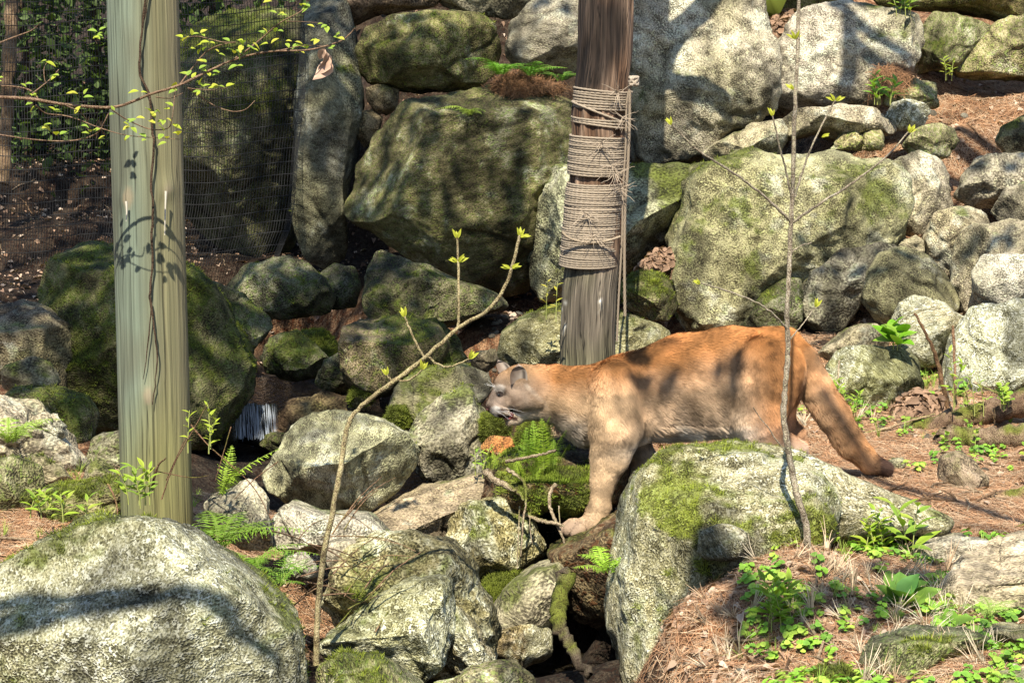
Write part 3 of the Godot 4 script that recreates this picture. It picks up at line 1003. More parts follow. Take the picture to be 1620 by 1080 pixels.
# ---------------------------------------------------------------- posts, ropes, fence
func build_post() -> void:
	var base := at(247, 800, 7.4)
	var t := thing("wooden_post", "thick weathered greenish round post standing upright beside the stream pool", "post", base)
	var b := Buf.new()
	var rows := 110
	var sides := 240
	var bottom := at(248, 830, 7.42) - base
	var peak := at(222, -120, 7.42) - base
	for r in rows + 1:
		var v := float(r) / rows
		var c := bottom.lerp(peak, v)
		var splits: Array = []
		for s in 9: splits.append([1.05 + s * 0.36 + 0.05 * na.get_noise_2d(s * 70.0, v * 9.0) + 0.02 * nb.get_noise_2d(s * 70.0, v * 60.0), clampf(nb.get_noise_2d(s * 31.0 + 7.0, v * 7.0) * 4.0 + 0.2, 0, 1)])
		for j in sides + 1:
			var a := TAU * (j % sides) / sides
			var dir := Vector3(cos(a), 0, sin(a))
			var q := c + dir * 0.13
			var rr := 0.1285 + 0.003 * na.get_noise_3d(q.x * 6, q.y * 2, q.z * 6) + 0.0012 * nb.get_noise_3d(q.x * 60, q.y * 3, q.z * 60)
			var cr := 0.0
			for s in splits: cr = maxf(cr, s[1] * clampf(1.0 - absf(a - s[0]) / 0.036, 0, 1))
			rr -= 0.005 * cr
			for kn in [[196, 315, 0.010], [260, 300, 0.014], [235, 625, 0.012]]:
				var kp := at(kn[0], kn[1], 7.3) - base
				var dd := Vector2(q.x - kp.x, (q.y - kp.y) * 0.7).length()
				if dir.z > 0: rr += kn[2] * exp(-dd * dd / 0.0007)
			b.v.append(c + dir * rr)
			b.n.append(dir)
			b.u.append(Vector2(float(j) / sides, v * 2.6))
			var w := na.get_noise_3d(q.x * 3, q.y * 0.9, q.z * 3)
			var fine := nb.get_noise_3d(q.x * 40, q.y * 2.0, q.z * 40)
			var left := clampf(0.5 - (dir.x * 1.2 + 0.15 + w * 0.9), 0, 1)
			var col := Color(0.37, 0.36, 0.21).lerp(Color(0.31, 0.39, 0.31), left)
			col = col.lerp(Color(0.47, 0.40, 0.26), clampf(dir.x * 1.6 - 0.9 + w, 0, 0.8))
			col = col.lerp(Color(0.36, 0.36, 0.12), clampf(0.9 - v * 2.6 + w * 0.8, 0, 0.6))
			for kn in [[200, 312], [262, 300], [235, 625]]:
				var kp := at(kn[0], kn[1], 7.3) - base
				var dd := Vector2(q.x - kp.x, (q.y - kp.y) * 0.6).length()
				if dir.z > 0: col = col.lerp(Color(0.48, 0.42, 0.30), clampf(1.6 - dd / 0.014 + fine, 0, 0.9))
			var dirt := clampf(na.get_noise_3d(q.x * 9 + 40.0, q.y * 4.0, q.z * 9) * 2.2 - 0.15, 0, 0.6)
			col = col.lerp(Color(0.20, 0.19, 0.13), dirt * 0.85)
			b.c.append(enc(col * (0.70 + 0.14 * fine) * (1.0 - 0.72 * cr)))
	for r in rows:
		for j in sides:
			var p := r * (sides + 1) + j
			var q := p + sides + 1
			b.i.append_array([p, p + 1, q, p + 1, q + 1, q])
	var st := SurfaceTool.new()
	st.create_from_arrays(commit(b).surface_get_arrays(0))
	st.generate_normals()
	part("trunk", st.commit(), M.post, t)
	for rd in [[262, 302, 261, 330, 260, 372], [199, 318, 200, 335, 199, 350]]:
		var rb := Buf.new()
		var rp := curve(line(rd, 7.268, 7.275), 5)
		tube(rb, shifted(rp, base), taper(rp.size(), 0.0045, 0.0012), Color(0.42, 0.38, 0.31), 6, 0.5)
		part("resin_drip", commit(rb), M.rope, t)
	# the dead creeper that runs down its face
	var vine := thing("dead_vine", "thin dark dead creeper running down the front of the greenish post", "vine", at(235, 350, 7.25))
	for s in [[[234, -40, 225, 45, 221, 80, 222, 120, 236, 150, 240, 205, 243, 230, 238, 290, 242, 330, 239, 380, 241, 420, 236, 470], 0.0046, 0.0040], [[236, 470, 238, 500, 231, 560, 227, 600], 0.0034, 0.0012], [[237, 470, 243, 520, 248, 560, 246, 600, 240, 640], 0.0036, 0.0016], [[225, 45, 230, 20, 236, -20], 0.003, 0.002], [[243, 330, 240, 345, 243, 360], 0.003, 0.001]]:
		var pts := curve(line(s[0], 7.265, 7.275), 4)
		for k in pts.size(): pts[k] += Vector3(nb.get_noise_1d(pts[k].y * 120) * 0.004, 0, 0)
		var vb := Buf.new()
		tube(vb, shifted(pts, vine.position), taper(pts.size(), s[1], s[2]), Color(0.085, 0.06, 0.042), 6, 0.4)
		part("stem", commit(vb), M.bark, vine)

func build_scratching_log() -> void:
	var base := at(928, 590, 10.2)
	var t := thing("scratching_log", "upright barkless log behind the cougar with rope wound round its middle", "log", base)
	var foot := at(926, 615, 10.22) - base
	var head := at(962, -40, 10.2) - base
	var dirn := (head - foot).normalized()
	var b := Buf.new()
	var rows := 150
	var sides := 96
	var total := 5.4
	for r in rows + 1:
		var L: float = (r / 110.0) * 2.1 if r <= 110 else 2.1 + (r - 110) / 40.0 * (total - 2.1)
		var c := foot + dirn * L + Vector3(0.03 * na.get_noise_1d(L * 4.0), 0, 0)
		for j in sides + 1:
			var a := TAU * (j % sides) / sides
			var dir := Vector3(cos(a), 0, sin(a))
			var q := c + dir * 0.14
			var upper := clampf((L - 0.5) * 3.0, 0, 1)
			var groove := nb.get_noise_3d(q.x * 48, q.y * 3.0, q.z * 48)
			var rr := lerpf(0.139, 0.120, L / total) + 0.007 * na.get_noise_3d(q.x * 7, q.y * 3, q.z * 7) + lerpf(0.001, 0.017, upper) * groove
			b.v.append(c + dir * rr)
			b.n.append(dir)
			b.u.append(Vector2(float(j) / sides, L * 0.8))
			var w := na.get_noise_3d(q.x * 6, q.y * 2.5, q.z * 6)
			var col := Color(0.27, 0.155, 0.095).lerp(Color(0.38, 0.27, 0.20), clampf(0.4 + groove * 1.6, 0, 1))
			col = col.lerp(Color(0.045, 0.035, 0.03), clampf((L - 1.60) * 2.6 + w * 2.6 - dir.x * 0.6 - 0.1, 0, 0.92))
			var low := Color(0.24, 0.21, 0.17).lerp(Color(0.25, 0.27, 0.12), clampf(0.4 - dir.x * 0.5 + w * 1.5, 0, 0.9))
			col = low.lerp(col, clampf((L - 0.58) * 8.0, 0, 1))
			if L < 0.62:
				var sp := nc.get_noise_3dv(q * 26.0)
				col = col.lerp(Color(0.80, 0.80, 0.76), clampf((sp - 0.42) * 14.0, 0, 1))
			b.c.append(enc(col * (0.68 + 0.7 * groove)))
	for r in rows:
		for j in sides:
			var p := r * (sides + 1) + j
			var q := p + sides + 1
			b.i.append_array([p, p + 1, q, p + 1, q + 1, q])
	var st := SurfaceTool.new()
	st.create_from_arrays(commit(b).surface_get_arrays(0))
	st.generate_normals()
	part("trunk", st.commit(), M.log, t)
	for f in [[3.5, shade(1205, -15, 12.4, 2.9), 0.075, 0.05], [3.66, shade(1148, 205, 12.0, 2.4), 0.065, 0.04], [5.1, shade(860, -60, 12.6, 5.2), 0.05, 0.025]]:
		var lb := Buf.new()
		var p0: Vector3 = foot + dirn * float(f[0])
		var tip: Vector3 = f[1] - base
		var pts := PackedVector3Array()
		for s in 10: pts.append(p0.lerp(tip, s / 9.0) + Vector3(0.03 * sin(s * 1.7), 0.03 * sin(s * 1.1), 0))
		tube(lb, pts, taper(10, f[2], f[3]), Color(0.2, 0.16, 0.12), 8)
		part("limb", commit(lb), M.bark, t)
	# rope
	var rope := thing("rope", "frayed tan rope wound in many turns round the upright log", "rope", base)
	rng.seed = 88
	var px_m := 10.2 / FOCAL
	var bands := [[140, 172, 8, 0.16], [178, 178, 1, 0.9], [186, 198, 3, 0.30], [214, 276, 18, 0.10], [288, 420, 38, 0.03]]
	for bd in bands:
		for k in int(bd[2]):
			var py: float = lerpf(bd[0], bd[1], (k + 0.5) / float(bd[2]))
			var c := at(lerpf(955, 930, (py - 130.0) / 300.0), py, 10.2) - base
			var slope: float = bd[3] * 0.055 * rng.randf_range(0.7, 1.3) + rng.randf_range(-0.001, 0.001)
			var pts := PackedVector3Array()
			var r0 := 0.139 + rng.randf_range(0.0, 0.004)
			var ph := rng.randf() * 10.0
			for s in 45:
				var a := TAU * s / 44.0
				var rr := r0 + 0.0012 * sin(a * 3 + ph)
				pts.append(c + Vector3(cos(a) * rr, -slope * cos(a) * 1.0 + 0.0012 * sin(a * 2 + ph), sin(a) * rr))
			var cb := Buf.new()
			var tone := rng.randf_range(0.8, 1.12)
			strand(cb, pts, 0.0058, Color(0.30, 0.245, 0.18) * tone)
			part("coil", commit(cb), M.rope, rope)
	# frayed ends and the slack loop
	for fr in [[978, 146], [975, 275], [968, 262], [985, 185], [928, 338], [950, 228], [982, 300], [940, 372]]:
		var fb := Buf.new()
		for k in 16:
			var p := at(fr[0], fr[1], 10.035) - base
			var pts := PackedVector3Array()
			var v := Vector3(rng.randf_range(-1, 1), rng.randf_range(-0.8, 0.7), rng.randf_range(0.1, 0.6)) * 0.018
			for s in 6:
				pts.append(p)
				p += v + Vector3(rng.randf_range(-1, 1), rng.randf_range(-1.4, 0.6), rng.randf_range(-0.3, 0.5)) * 0.006
			tube(fb, pts, taper(6, 0.002, 0.0007), Color(0.33, 0.27, 0.20), 4)
		part("frayed_end", commit(fb), M.rope, rope)
	var loop := Buf.new()
	strand(loop, curve(shifted(line([889, 366, 900, 376, 925, 383, 955, 382, 982, 374], 10.04, 10.04), base), 8), 0.0065, Color(0.30, 0.24, 0.17))
	part("slack_loop", commit(loop), M.rope, rope)
	var hang := thing("rope", "twisted rope hanging straight down beside the wound log, knotted at the top", "rope", at(995, 130, 10.12))
	for s in [[[1003, 128, 997, 140, 996, 200, 993, 270, 989, 330, 988, 420, 989, 500], 0.0075], [[1000, 130, 992, 160, 990, 230, 986, 300, 984, 380, 979, 470, 976, 540], 0.0055]]:
		var hb := Buf.new()
		strand(hb, curve(shifted(line(s[0], 10.1, 10.08), hang.position), 14), s[1], Color(0.22, 0.175, 0.125))
		part("strand", commit(hb), M.rope, hang)
	var kb := Buf.new()
	var kp := PackedVector3Array()
	for s in 40:
		var a := TAU * s / 13.0
		kp.append(at(1003, 128, 10.08) - hang.position + Vector3(cos(a) * 0.018, sin(a * 1.3) * 0.018, sin(a) * 0.016))
	strand(kb, kp, 0.009, Color(0.36, 0.30, 0.23))
	part("knot", commit(kb), M.rope, hang)

func strand(b: Buf, pts: PackedVector3Array, r: float, col: Color) -> void:      # a laid rope: its surface twists
	var m := pts.size()
	var fine := PackedVector3Array()
	for k in m - 1:
		for s in 3: fine.append(pts[k].lerp(pts[k + 1], s / 3.0))
	fine.append(pts[m - 1])
	var first := b.v.size()
	tube(b, fine, taper(fine.size(), r, r), col, 7, 0.0, false)
	var per := 8
	for k in fine.size():
		for j in per:
			var q := first + k * per + j
			var tw := sin(TAU * (j % 7) / 7.0 * 3.0 - k * 1.5)
			b.v[q] += b.n[q] * r * 0.20 * tw
			b.c[q] = enc(col * (0.80 + 0.32 * tw))

func build_fence() -> void:
	var t := thing("mesh_fence", "sagging black wire mesh hung in front of the shaded slope and rock", "fence", at(240, 400, 11.7))
	rng.seed = 14
	var vb := Buf.new()
	var edge := func(py: float) -> float: return 478.0 + 6.0 * sin(py * 0.018) - 0.00042 * maxf(0, py - 250.0) * (py - 250.0) * 4.0
	var spot := func(u: float, py: float) -> Vector3:
		var e: float = edge.call(py)
		var px := -60.0 + (e + 60.0) * u
		return at(px + 2.0 * sin(py * 0.03 + u * 9.0), py + 6.0 * sin(u * 11.0) + 16.0 * u * (1 - u), 11.75 + 0.05 * sin(u * 14.0 + py * 0.008)) - t.position
	for k in 122:
		var u := k / 121.0 + rng.randf_range(-0.0012, 0.0012)
		var pts := PackedVector3Array()
		for s in 12: pts.append(spot.call(u, lerpf(-70, 412, s / 11.0)))
		tube(vb, pts, taper(12, 0.0018, 0.0018), Color(1, 1, 1), 4, 0.0, false)
	for k in 6:
		var pts := PackedVector3Array()
		for s in 12: pts.append(spot.call(1.0 - 0.0035 * k, lerpf(-70, 412, s / 11.0)))
		tube(vb, pts, taper(12, 0.0016, 0.0016), Color(1, 1, 1), 4, 0.0, false)
	part("upright_wires", commit(vb), M.wire, t).set_meta("kind", "stuff")
	for k in 26:
		var hb := Buf.new()
		var py := -64.0 + k * 19.0 + rng.randf_range(-3, 3)
		if py > 412: break
		var pts := PackedVector3Array()
		for s in 40: pts.append(spot.call(s / 39.0, py))
		tube(hb, pts, taper(40, 0.0024, 0.0024), Color(1, 1, 1), 4, 0.0, false)
		part("cross_wire", commit(hb), M.wire, t)

# ---------------------------------------------------------------- plants
func leaf_mesh(kind: String) -> ArrayMesh:      # unit long, lies along +y, faces +z
	if mesh_of.has(kind): return mesh_of[kind]
	var b := Buf.new()
	var prof := {"lance": [0.0, 0.10, 0.15, 0.13, 0.08, 0.0], "oval": [0.0, 0.22, 0.30, 0.27, 0.16, 0.0], "round": [0.05, 0.34, 0.45, 0.44, 0.28, 0.0], "dead": [0.02, 0.24, 0.36, 0.30, 0.20, 0.0], "blade": [0.035, 0.034, 0.03, 0.024, 0.015, 0.0]}
	var w: Array = prof[kind]
	var curl: float = {"lance": 0.25, "oval": 0.18, "round": 0.1, "dead": 0.5, "blade": 0.55}[kind]
	for k in 6:
		var t := k / 5.0
		var z := -curl * t * t
		var fold: float = 0.35 * float(w[k]) * (2.2 if kind == "dead" else 1.0)
		for s in [-1.0, 0.0, 1.0]:
			b.v.append(Vector3(s * w[k], t, z + absf(s) * fold + (0.05 * sin(k * 2.1 + s) if kind == "dead" else 0.0)))
			var e := 0.85 if s == 0.0 else 1.0
			b.c.append(enc(Color(e, e, e)))
	for k in 5:
		for s in 2:
			var p := k * 3 + s
			b.i.append_array([p, p + 3, p + 1, p + 1, p + 3, p + 4])
	var st := SurfaceTool.new()
	st.create_from_arrays(commit(b).surface_get_arrays(0))
	st.generate_normals()
	mesh_of[kind] = st.commit()
	return mesh_of[kind]

func tinted(kind: String, col: Color) -> ArrayMesh:
	var key := kind + col.to_html()
	if mesh_of.has(key): return mesh_of[key]
	var arr := leaf_mesh(kind).surface_get_arrays(0)
	var c: PackedColorArray = arr[Mesh.ARRAY_COLOR]
	for k in c.size(): c[k] = enc(col * (1.0 if c[k].r > 0.95 else 0.7))
	arr[Mesh.ARRAY_COLOR] = c
	var m := ArrayMesh.new()
	m.add_surface_from_arrays(Mesh.PRIMITIVE_TRIANGLES, arr)
	mesh_of[key] = m
	return m

func leaf(parent: Node, kind: String, p: Vector3, along: Vector3, face: Vector3, size: float, col: Color) -> void:
	var o := part("leaf", tinted(kind, col), M.leaf, parent)
	var y := along.normalized()
	var x := y.cross(face).normalized()
	if x.length() < 0.5: x = y.cross(Vector3(0.3, 0.5, 0.8)).normalized()
	o.transform = Transform3D(Basis(x, y, x.cross(y)) * Basis.from_scale(Vector3.ONE * size), p)

const GREENS := [Color(0.20, 0.32, 0.03), Color(0.28, 0.38, 0.04), Color(0.14, 0.25, 0.03), Color(0.36, 0.42, 0.06)]

func fern(label: String, px: float, py: float, d: float, n: int, L: float, seed_: int, lean := Vector3.ZERO, col := Color(0.22, 0.36, 0.03), spread := 1.0) -> void:
	var o := at(px, py, d)
	if d == 0.0: o = on_ground(px, py)
	var t := thing("fern", label, "fern", o, "ferns among the boulders")
	rng.seed = seed_
	for k in n:
		var a := TAU * (k + rng.randf_range(-0.3, 0.3)) / n
		var out := Vector3(cos(a), 0, sin(a)) * spread + lean
		var len := L * rng.randf_range(0.65, 1.1)
		var rise := rng.randf_range(0.7, 1.3)
		var b := Buf.new()
		var pts := PackedVector3Array()
		var root := Vector3(rng.randf_range(-1, 1), 0, rng.randf_range(-1, 1)) * 0.02
		for s in 12:
			var q := s / 11.0
			pts.append(root + (out.normalized() * (0.35 * q + 0.55 * q * q) * minf(1.2, out.length()) + Vector3.UP * rise * (q * 0.85 - (0.55 if spread > 0.6 else 0.05) * q * q)) * len)
		tube(b, pts, taper(12, 0.0018, 0.0006), Color(0.20, 0.26, 0.05), 4)
		var tone := col * rng.randf_range(0.75, 1.25)
		for s in range(1, 30):
			var q := (s + rng.randf_range(-0.3, 0.3)) / 30.0
			var i := q * 11.0
			var c := pts[int(i)].lerp(pts[mini(int(i) + 1, 11)], i - int(i))
			var tan_ := (pts[mini(int(i) + 1, 11)] - pts[int(i)]).normalized()
			var w := len * 0.24 * pow(sin(PI * pow(q, 0.75) * 0.97 + 0.06), 0.8) * rng.randf_range(0.85, 1.1)
			var sideways := tan_.cross(Vector3.UP).normalized()
			var nrm := sideways.cross(tan_)
			for sg in [-1.0, 1.0]:
				var dir: Vector3 = (sideways * sg + tan_ * rng.randf_range(0.15, 0.6) + nrm * rng.randf_range(-0.3, 0.12)).normalized()
				var wid := tan_ * len * 0.010
				var f := b.v.size()
				for g in 5:      # a toothed leaflet
					var e := g / 4.0
					var p := c + dir * w * e - nrm * w * 0.16 * e * e
					var hw := (1.0 - e * 0.85) * (1.5 if g % 2 == 0 else 0.45)
					b.v.append(p + wid * hw)
					b.v.append(p - wid * hw)
					b.n.append(nrm); b.n.append(nrm)
					b.u.append(Vector2.ZERO); b.u.append(Vector2.ZERO)
					var cc := enc(tone * (0.85 + 0.3 * e))
					b.c.append(cc); b.c.append(cc)
				for g in 4: b.i.append_array([f + 2 * g, f + 2 * g + 1, f + 2 * g + 2, f + 2 * g + 1, f + 2 * g + 3, f + 2 * g + 2])
		b.n = PackedVector3Array()
		part("frond", commit(b), M.blade, t)

func herb(label: String, px: float, py: float, h: float, stems: int, per: int, kind: String, size: float, seed_: int, d := 0.0, col := Color(0.22, 0.36, 0.035), group := "leafy plants on the ground", spread := 0.05) -> void:
	var o := on_ground(px, py) if d == 0.0 else at(px, py, d)
	var t := thing("leafy_plant", label, "plant", o, group)
	rng.seed = seed_
	for s in stems:
		var b := Buf.new()
		var root := Vector3(rng.randf_range(-1, 1), 0, rng.randf_range(-1, 1)) * spread
		var lean := Vector3(rng.randf_range(-0.3, 0.3), 0, rng.randf_range(-0.3, 0.3))
		var hh := h * rng.randf_range(0.7, 1.05)
		var pts := PackedVector3Array()
		for k in 7:
			var q := k / 6.0
			pts.append(root - Vector3(0, 0.02, 0) + (Vector3.UP * q + lean * q * q) * hh)
		tube(b, pts, taper(7, 0.0028, 0.0012), Color(0.25, 0.27, 0.08), 5)
		part("stem", commit(b), M.twig, t)
		for k in per:
			var q := lerpf(0.2, 1.0, (k + 0.5) / per)
			var p := pts[int(q * 6)].lerp(pts[mini(6, int(q * 6) + 1)], q * 6 - int(q * 6))
			var a := k * 2.4 + s
			var out := Vector3(cos(a), rng.randf_range(0.1, 0.9) + q * 0.5, sin(a)).normalized()
			var tone: Color = col.lerp(GREENS[rng.randi() % 4], 0.5)
			tone = Color(snappedf(tone.r, 0.04), snappedf(tone.g, 0.04), snappedf(tone.b, 0.02))
			leaf(t, kind, p, out, Vector3(0, 1, 0.3), size * rng.randf_range(0.7, 1.15) * (1.1 - 0.35 * q), tone)

func bud(parent: Node, p: Vector3, dir: Vector3, size: float) -> void:
	for k in 3:
		var a := TAU * k / 3.0 + 0.4
		leaf(parent, "lance", p, dir + Vector3(cos(a), 0.2, sin(a)) * 0.45, Vector3(0.2, 0.5, 1), size * rng.randf_range(0.7, 1.1), Color(0.44, 0.46, 0.05))

func sapling(called: String, label: String, stems: Array, d: float, buds: Array, col: Color) -> void:
	var foot := at(stems[0][0][0], stems[0][0][1], d)
	var t := thing(called, label, "sapling", foot)
	rng.seed = hash(label) & 0xffff
	var first := true
	for s in stems:
		var pts := curve(shifted(line(s[0], d + (s[3] if s.size() > 3 else 0.0), d + (s[4] if s.size() > 4 else 0.0)), foot), 7)
		for k in pts.size(): pts[k] += Vector3(nb.get_noise_1d(k * 9.0 + s[1] * 9e4), nb.get_noise_1d(k * 9.0 + 300.0), 0) * 0.0035
		var b := Buf.new()
		tube(b, pts, taper(pts.size(), s[1], s[2]), col, 9 if first else 6, 0.18)
		for k in b.v.size():
			var w := na.get_noise_3dv(b.v[k] * 30.0)
			b.c[k] = enc(col * (1.0 + 0.5 * w))
		part("trunk" if first else "twig", commit(b), M.bark, t)
		first = false
	for q in buds: bud(t, at(q[0], q[1], d + (q[4] if q.size() > 4 else 0.0)) - foot, Vector3(q[2], q[3], 0.2).normalized(), 0.035)

func build_saplings() -> void:
	sapling("sapling", "bent bare sapling leaning right across the lower middle, from the bottom rocks", [
		[[500, 1052, 500, 1025, 503, 962, 511, 885, 529, 795, 544, 705, 551, 672, 560, 655, 590, 627, 660, 576, 725, 519, 772, 490, 803, 445, 822, 372], 0.0105, 0.0050],
		[[725, 518, 726, 470, 723, 375], 0.0052, 0.0036], [[672, 568, 655, 535, 640, 500], 0.0042, 0.0028], [[674, 560, 690, 574, 712, 580, 742, 568], 0.0044, 0.0026],
		[[622, 603, 648, 600, 668, 585], 0.0034, 0.0024], [[630, 597, 618, 600, 612, 592], 0.003, 0.002]],
		6.35, [[723, 378, 0, 1], [724, 415, 0.7, 0.5], [724, 415, -0.7, 0.4], [822, 375, 0.2, 1], [822, 375, 0.9, 0.2], [808, 425, 0.9, 0.4], [808, 425, -0.9, 0.3], [640, 502, -0.3, 1], [742, 568, 0.5, 0.6], [668, 585, 0.3, 1], [612, 594, -0.3, 1]], Color(0.36, 0.32, 0.20))
	sapling("sapling", "tall thin grey sapling standing in front of the cougar's hindquarters", [
		[[1284, 905, 1280, 870, 1275, 828, 1262, 785, 1256, 760, 1246, 700, 1240, 655, 1243, 610, 1247, 560, 1246, 500, 1250, 400, 1254, 300, 1259, 150, 1263, 60, 1266, -60], 0.0135, 0.0060],
		[[1253, 352, 1215, 315, 1170, 280, 1105, 238, 1062, 196], 0.0055, 0.0028, 0.0, -0.2], [[1255, 352, 1300, 320, 1345, 292, 1400, 250, 1438, 208], 0.0050, 0.0026, 0.0, 0.15], [[1254, 320, 1244, 270, 1232, 225, 1222, 182], 0.0046, 0.0026, 0.0, -0.1],
		[[1258, 312, 1272, 265, 1292, 215, 1322, 158], 0.0048, 0.0026, 0.0, 0.1], [[1246, 522, 1228, 500, 1200, 480, 1150, 460, 1108, 448], 0.0042, 0.0022, 0.0, -0.2], [[1248, 540, 1268, 515, 1290, 485], 0.0030, 0.0018, 0.0, 0.1], [[1248, 722, 1225, 690, 1192, 645], 0.0030, 0.0014, 0.0, -0.05],
		[[1252, 400, 1268, 388, 1284, 384], 0.003, 0.0016, 0.0, 0.05]],
		7.02, [[1062, 198, -0.5, 1, -0.2], [1438, 210, 0.3, 1, 0.15], [1438, 210, 0.8, 0.6, 0.15], [1222, 184, -0.1, 1, -0.1], [1322, 160, 0.7, 0.5, 0.1], [1322, 160, -0.7, 0.5, 0.1], [1300, 217, 0.8, 0.3, 0.08], [1108, 450, -0.6, 0.5, -0.2], [1290, 486, 0.4, 0.9, 0.1], [1258, 62, 0.6, 0.6], [1258, 62, -0.6, 0.6], [1256, 142, -0.7, 0.6]], Color(0.36, 0.33, 0.28))

func build_branch() -> void:
	var d := 6.9
	var o := at(240, 150, d)
	var t := thing("leafy_branch", "slender branch with fresh yellow-green leaves reaching across the greenish post", "branch", o)
	rng.seed = 404
	var runs := [[[-40, 153, 30, 154, 60, 156, 110, 166, 172, 171, 210, 160, 240, 148, 285, 134, 330, 112, 362, 97, 400, 86, 440, 80, 490, 78, 530, 68, 545, 60, 560, 45], 0.0062, 0.0022], [[-30, 135, 10, 137, 40, 143, 60, 155], 0.003, 0.003], [[55, 147, 75, 128, 87, 111], 0.0022, 0.0014], [[76, 128, 72, 108, 70, 100], 0.0014, 0.001], [[60, 165, 70, 180, 95, 184, 125, 190, 160, 200, 200, 212, 235, 218, 280, 222], 0.0026, 0.001],
		[[0, 211, 60, 222, 110, 224, 150, 212, 168, 192, 175, 178], 0.0024, 0.002], [[285, 134, 300, 110, 320, 85, 345, 72, 375, 66], 0.0028, 0.0016], [[375, 66, 350, 66, 310, 58, 290, 60], 0.002, 0.001], [[300, 138, 310, 150, 335, 168, 365, 176, 390, 172, 405, 158], 0.0026, 0.0012], [[180, 172, 200, 190, 230, 205, 262, 204, 275, 185, 280, 140], 0.0024, 0.0014],
		[[330, 112, 370, 92, 410, 62, 440, 38, 470, 22, 490, 10], 0.0030, 0.0016], [[440, 80, 480, 72, 520, 74], 0.002, 0.001], [[110, 166, 130, 180, 140, 210, 128, 200], 0.002, 0.001], [[250, 152, 270, 155, 285, 148], 0.002, 0.001], [[300, 138, 330, 142, 355, 140], 0.002, 0.001], [[-20, 75, 20, 58, 45, 48, 63, 36], 0.003, 0.0012], [[455, 33, 480, 34, 510, 37], 0.0016, 0.001]]
	for r in runs:
		var pts := curve(shifted(line(r[0], d, d + 0.03), o), 6)
		var b := Buf.new()
		for k in pts.size(): pts[k].z += 0.05 * sin(k * 0.21 + r[1] * 900.0)
		tube(b, pts, taper(pts.size(), r[1], r[2]), Color(0.27, 0.19, 0.14), 6, 0.15)
		part("twig", commit(b), M.bark, t)
	var spots := [[72, 98], [6, 125], [40, 135], [90, 120], [60, 150], [55, 165], [120, 150], [135, 152], [85, 175], [120, 180], [72, 195], [75, 200], [90, 212], [130, 200], [140, 210], [155, 218], [160, 205], [180, 178], [195, 192], [200, 215], [205, 200], [215, 185], [235, 178], [248, 175], [245, 195], [262, 190], [270, 170], [275, 195], [258, 210], [232, 218], [265, 222], [285, 212], [218, 145], [278, 143], [295, 118], [307, 126], [318, 135], [315, 145], [335, 112], [330, 100], [318, 108], [345, 137], [355, 138], [375, 104], [335, 118], [305, 55], [285, 62], [320, 50], [312, 75], [318, 78], [330, 68], [345, 82], [362, 68], [378, 64], [385, 68], [400, 70], [370, 78], [372, 82], [420, 52], [435, 48], [440, 20], [448, 22], [480, 8], [490, 10], [415, 2], [455, 66], [470, 70], [482, 68], [425, 70], [405, 78], [475, 82], [500, 40], [515, 38], [505, 60], [530, 58], [540, 52], [522, 78], [152, 55], [155, 50], [150, 58]]
	for s in spots:
		for k in 2:
			var dir := Vector3(rng.randf_range(-1, 1), rng.randf_range(-0.35, 0.6), rng.randf_range(-0.4, 0.7))
			leaf(t, "oval", at(s[0] + rng.randf_range(-4, 4), s[1] + rng.randf_range(-3, 3), d + rng.randf_range(-0.02, 0.03)) - o, dir, Vector3(0.1, 1, 0.4), rng.randf_range(0.020, 0.038), [Color(0.38, 0.44, 0.04), Color(0.30, 0.40, 0.05), Color(0.46, 0.46, 0.06), Color(0.24, 0.36, 0.05)][rng.randi() % 4])
	var dl := thing("dead_leaf", "crumpled brown dead leaf dangling from the tip of the leafy branch", "leaf", at(514, 76, d + 0.03))
	for k in 4:
		var q := part("lobe", tinted("dead", Color(0.50, 0.34, 0.25)), M.dead, dl)
		q.transform = Transform3D(Basis(Vector3(0, 1, 0), 0.9 * k) * Basis(Vector3(0, 0, 1), PI + 0.35 * (k - 1.5)) * Basis.from_scale(Vector3.ONE * (0.045 + 0.012 * k)), Vector3(0.004 * k, -0.012 * k, 0))

# ---------------------------------------------------------------- scatter
func scatter(called: String, mesh: Mesh, mat: Material, label: String, areas: Array, sizes: Vector2, cols: Array, flat: float, seed_: int, sink := 0.0, cat := "") -> void:
	rng.seed = seed_
	var xf: Array = []
	var cc: Array = []
	for a in areas:      # [x0, x1, z0, z1, count, patchy]
		for k in int(a[4]):
			var x := rng.randf_range(a[0], a[1])
			var z := rng.randf_range(a[2], a[3])
			var pt: float = a[5]
			if pt > 0.0 and na.get_noise_2d(x * 5.0 + seed_, z * 5.0) < pt - 0.5 + rng.randf_range(-0.15, 0.15): continue
			var y := ground(x, z)
			if y < -0.30: continue
			var n := ground_normal(x, z)
			var up := (n + Vector3(rng.randf_range(-1, 1), rng.randf_range(-0.3, 1), rng.randf_range(-1, 1)) * flat).normalized()
			var bas := Basis(Quaternion(Vector3.BACK if sink < 0.0 else Vector3.UP, up)) * Basis(Vector3.BACK if sink < 0.0 else Vector3.UP, rng.randf() * TAU)
			var s := rng.randf_range(sizes.x, sizes.y)
			xf.append(Transform3D(bas * Basis.from_scale(Vector3.ONE * s), Vector3(x, y + absf(sink) * s, z)))
			var c: Color = cols[rng.randi() % cols.size()]
			cc.append(c * rng.randf_range(0.7, 1.25))
	if xf.is_empty(): return
	var o := many(called, mesh, mat, xf, cc, self)
	tag(o, label, cat if cat != "" else called)

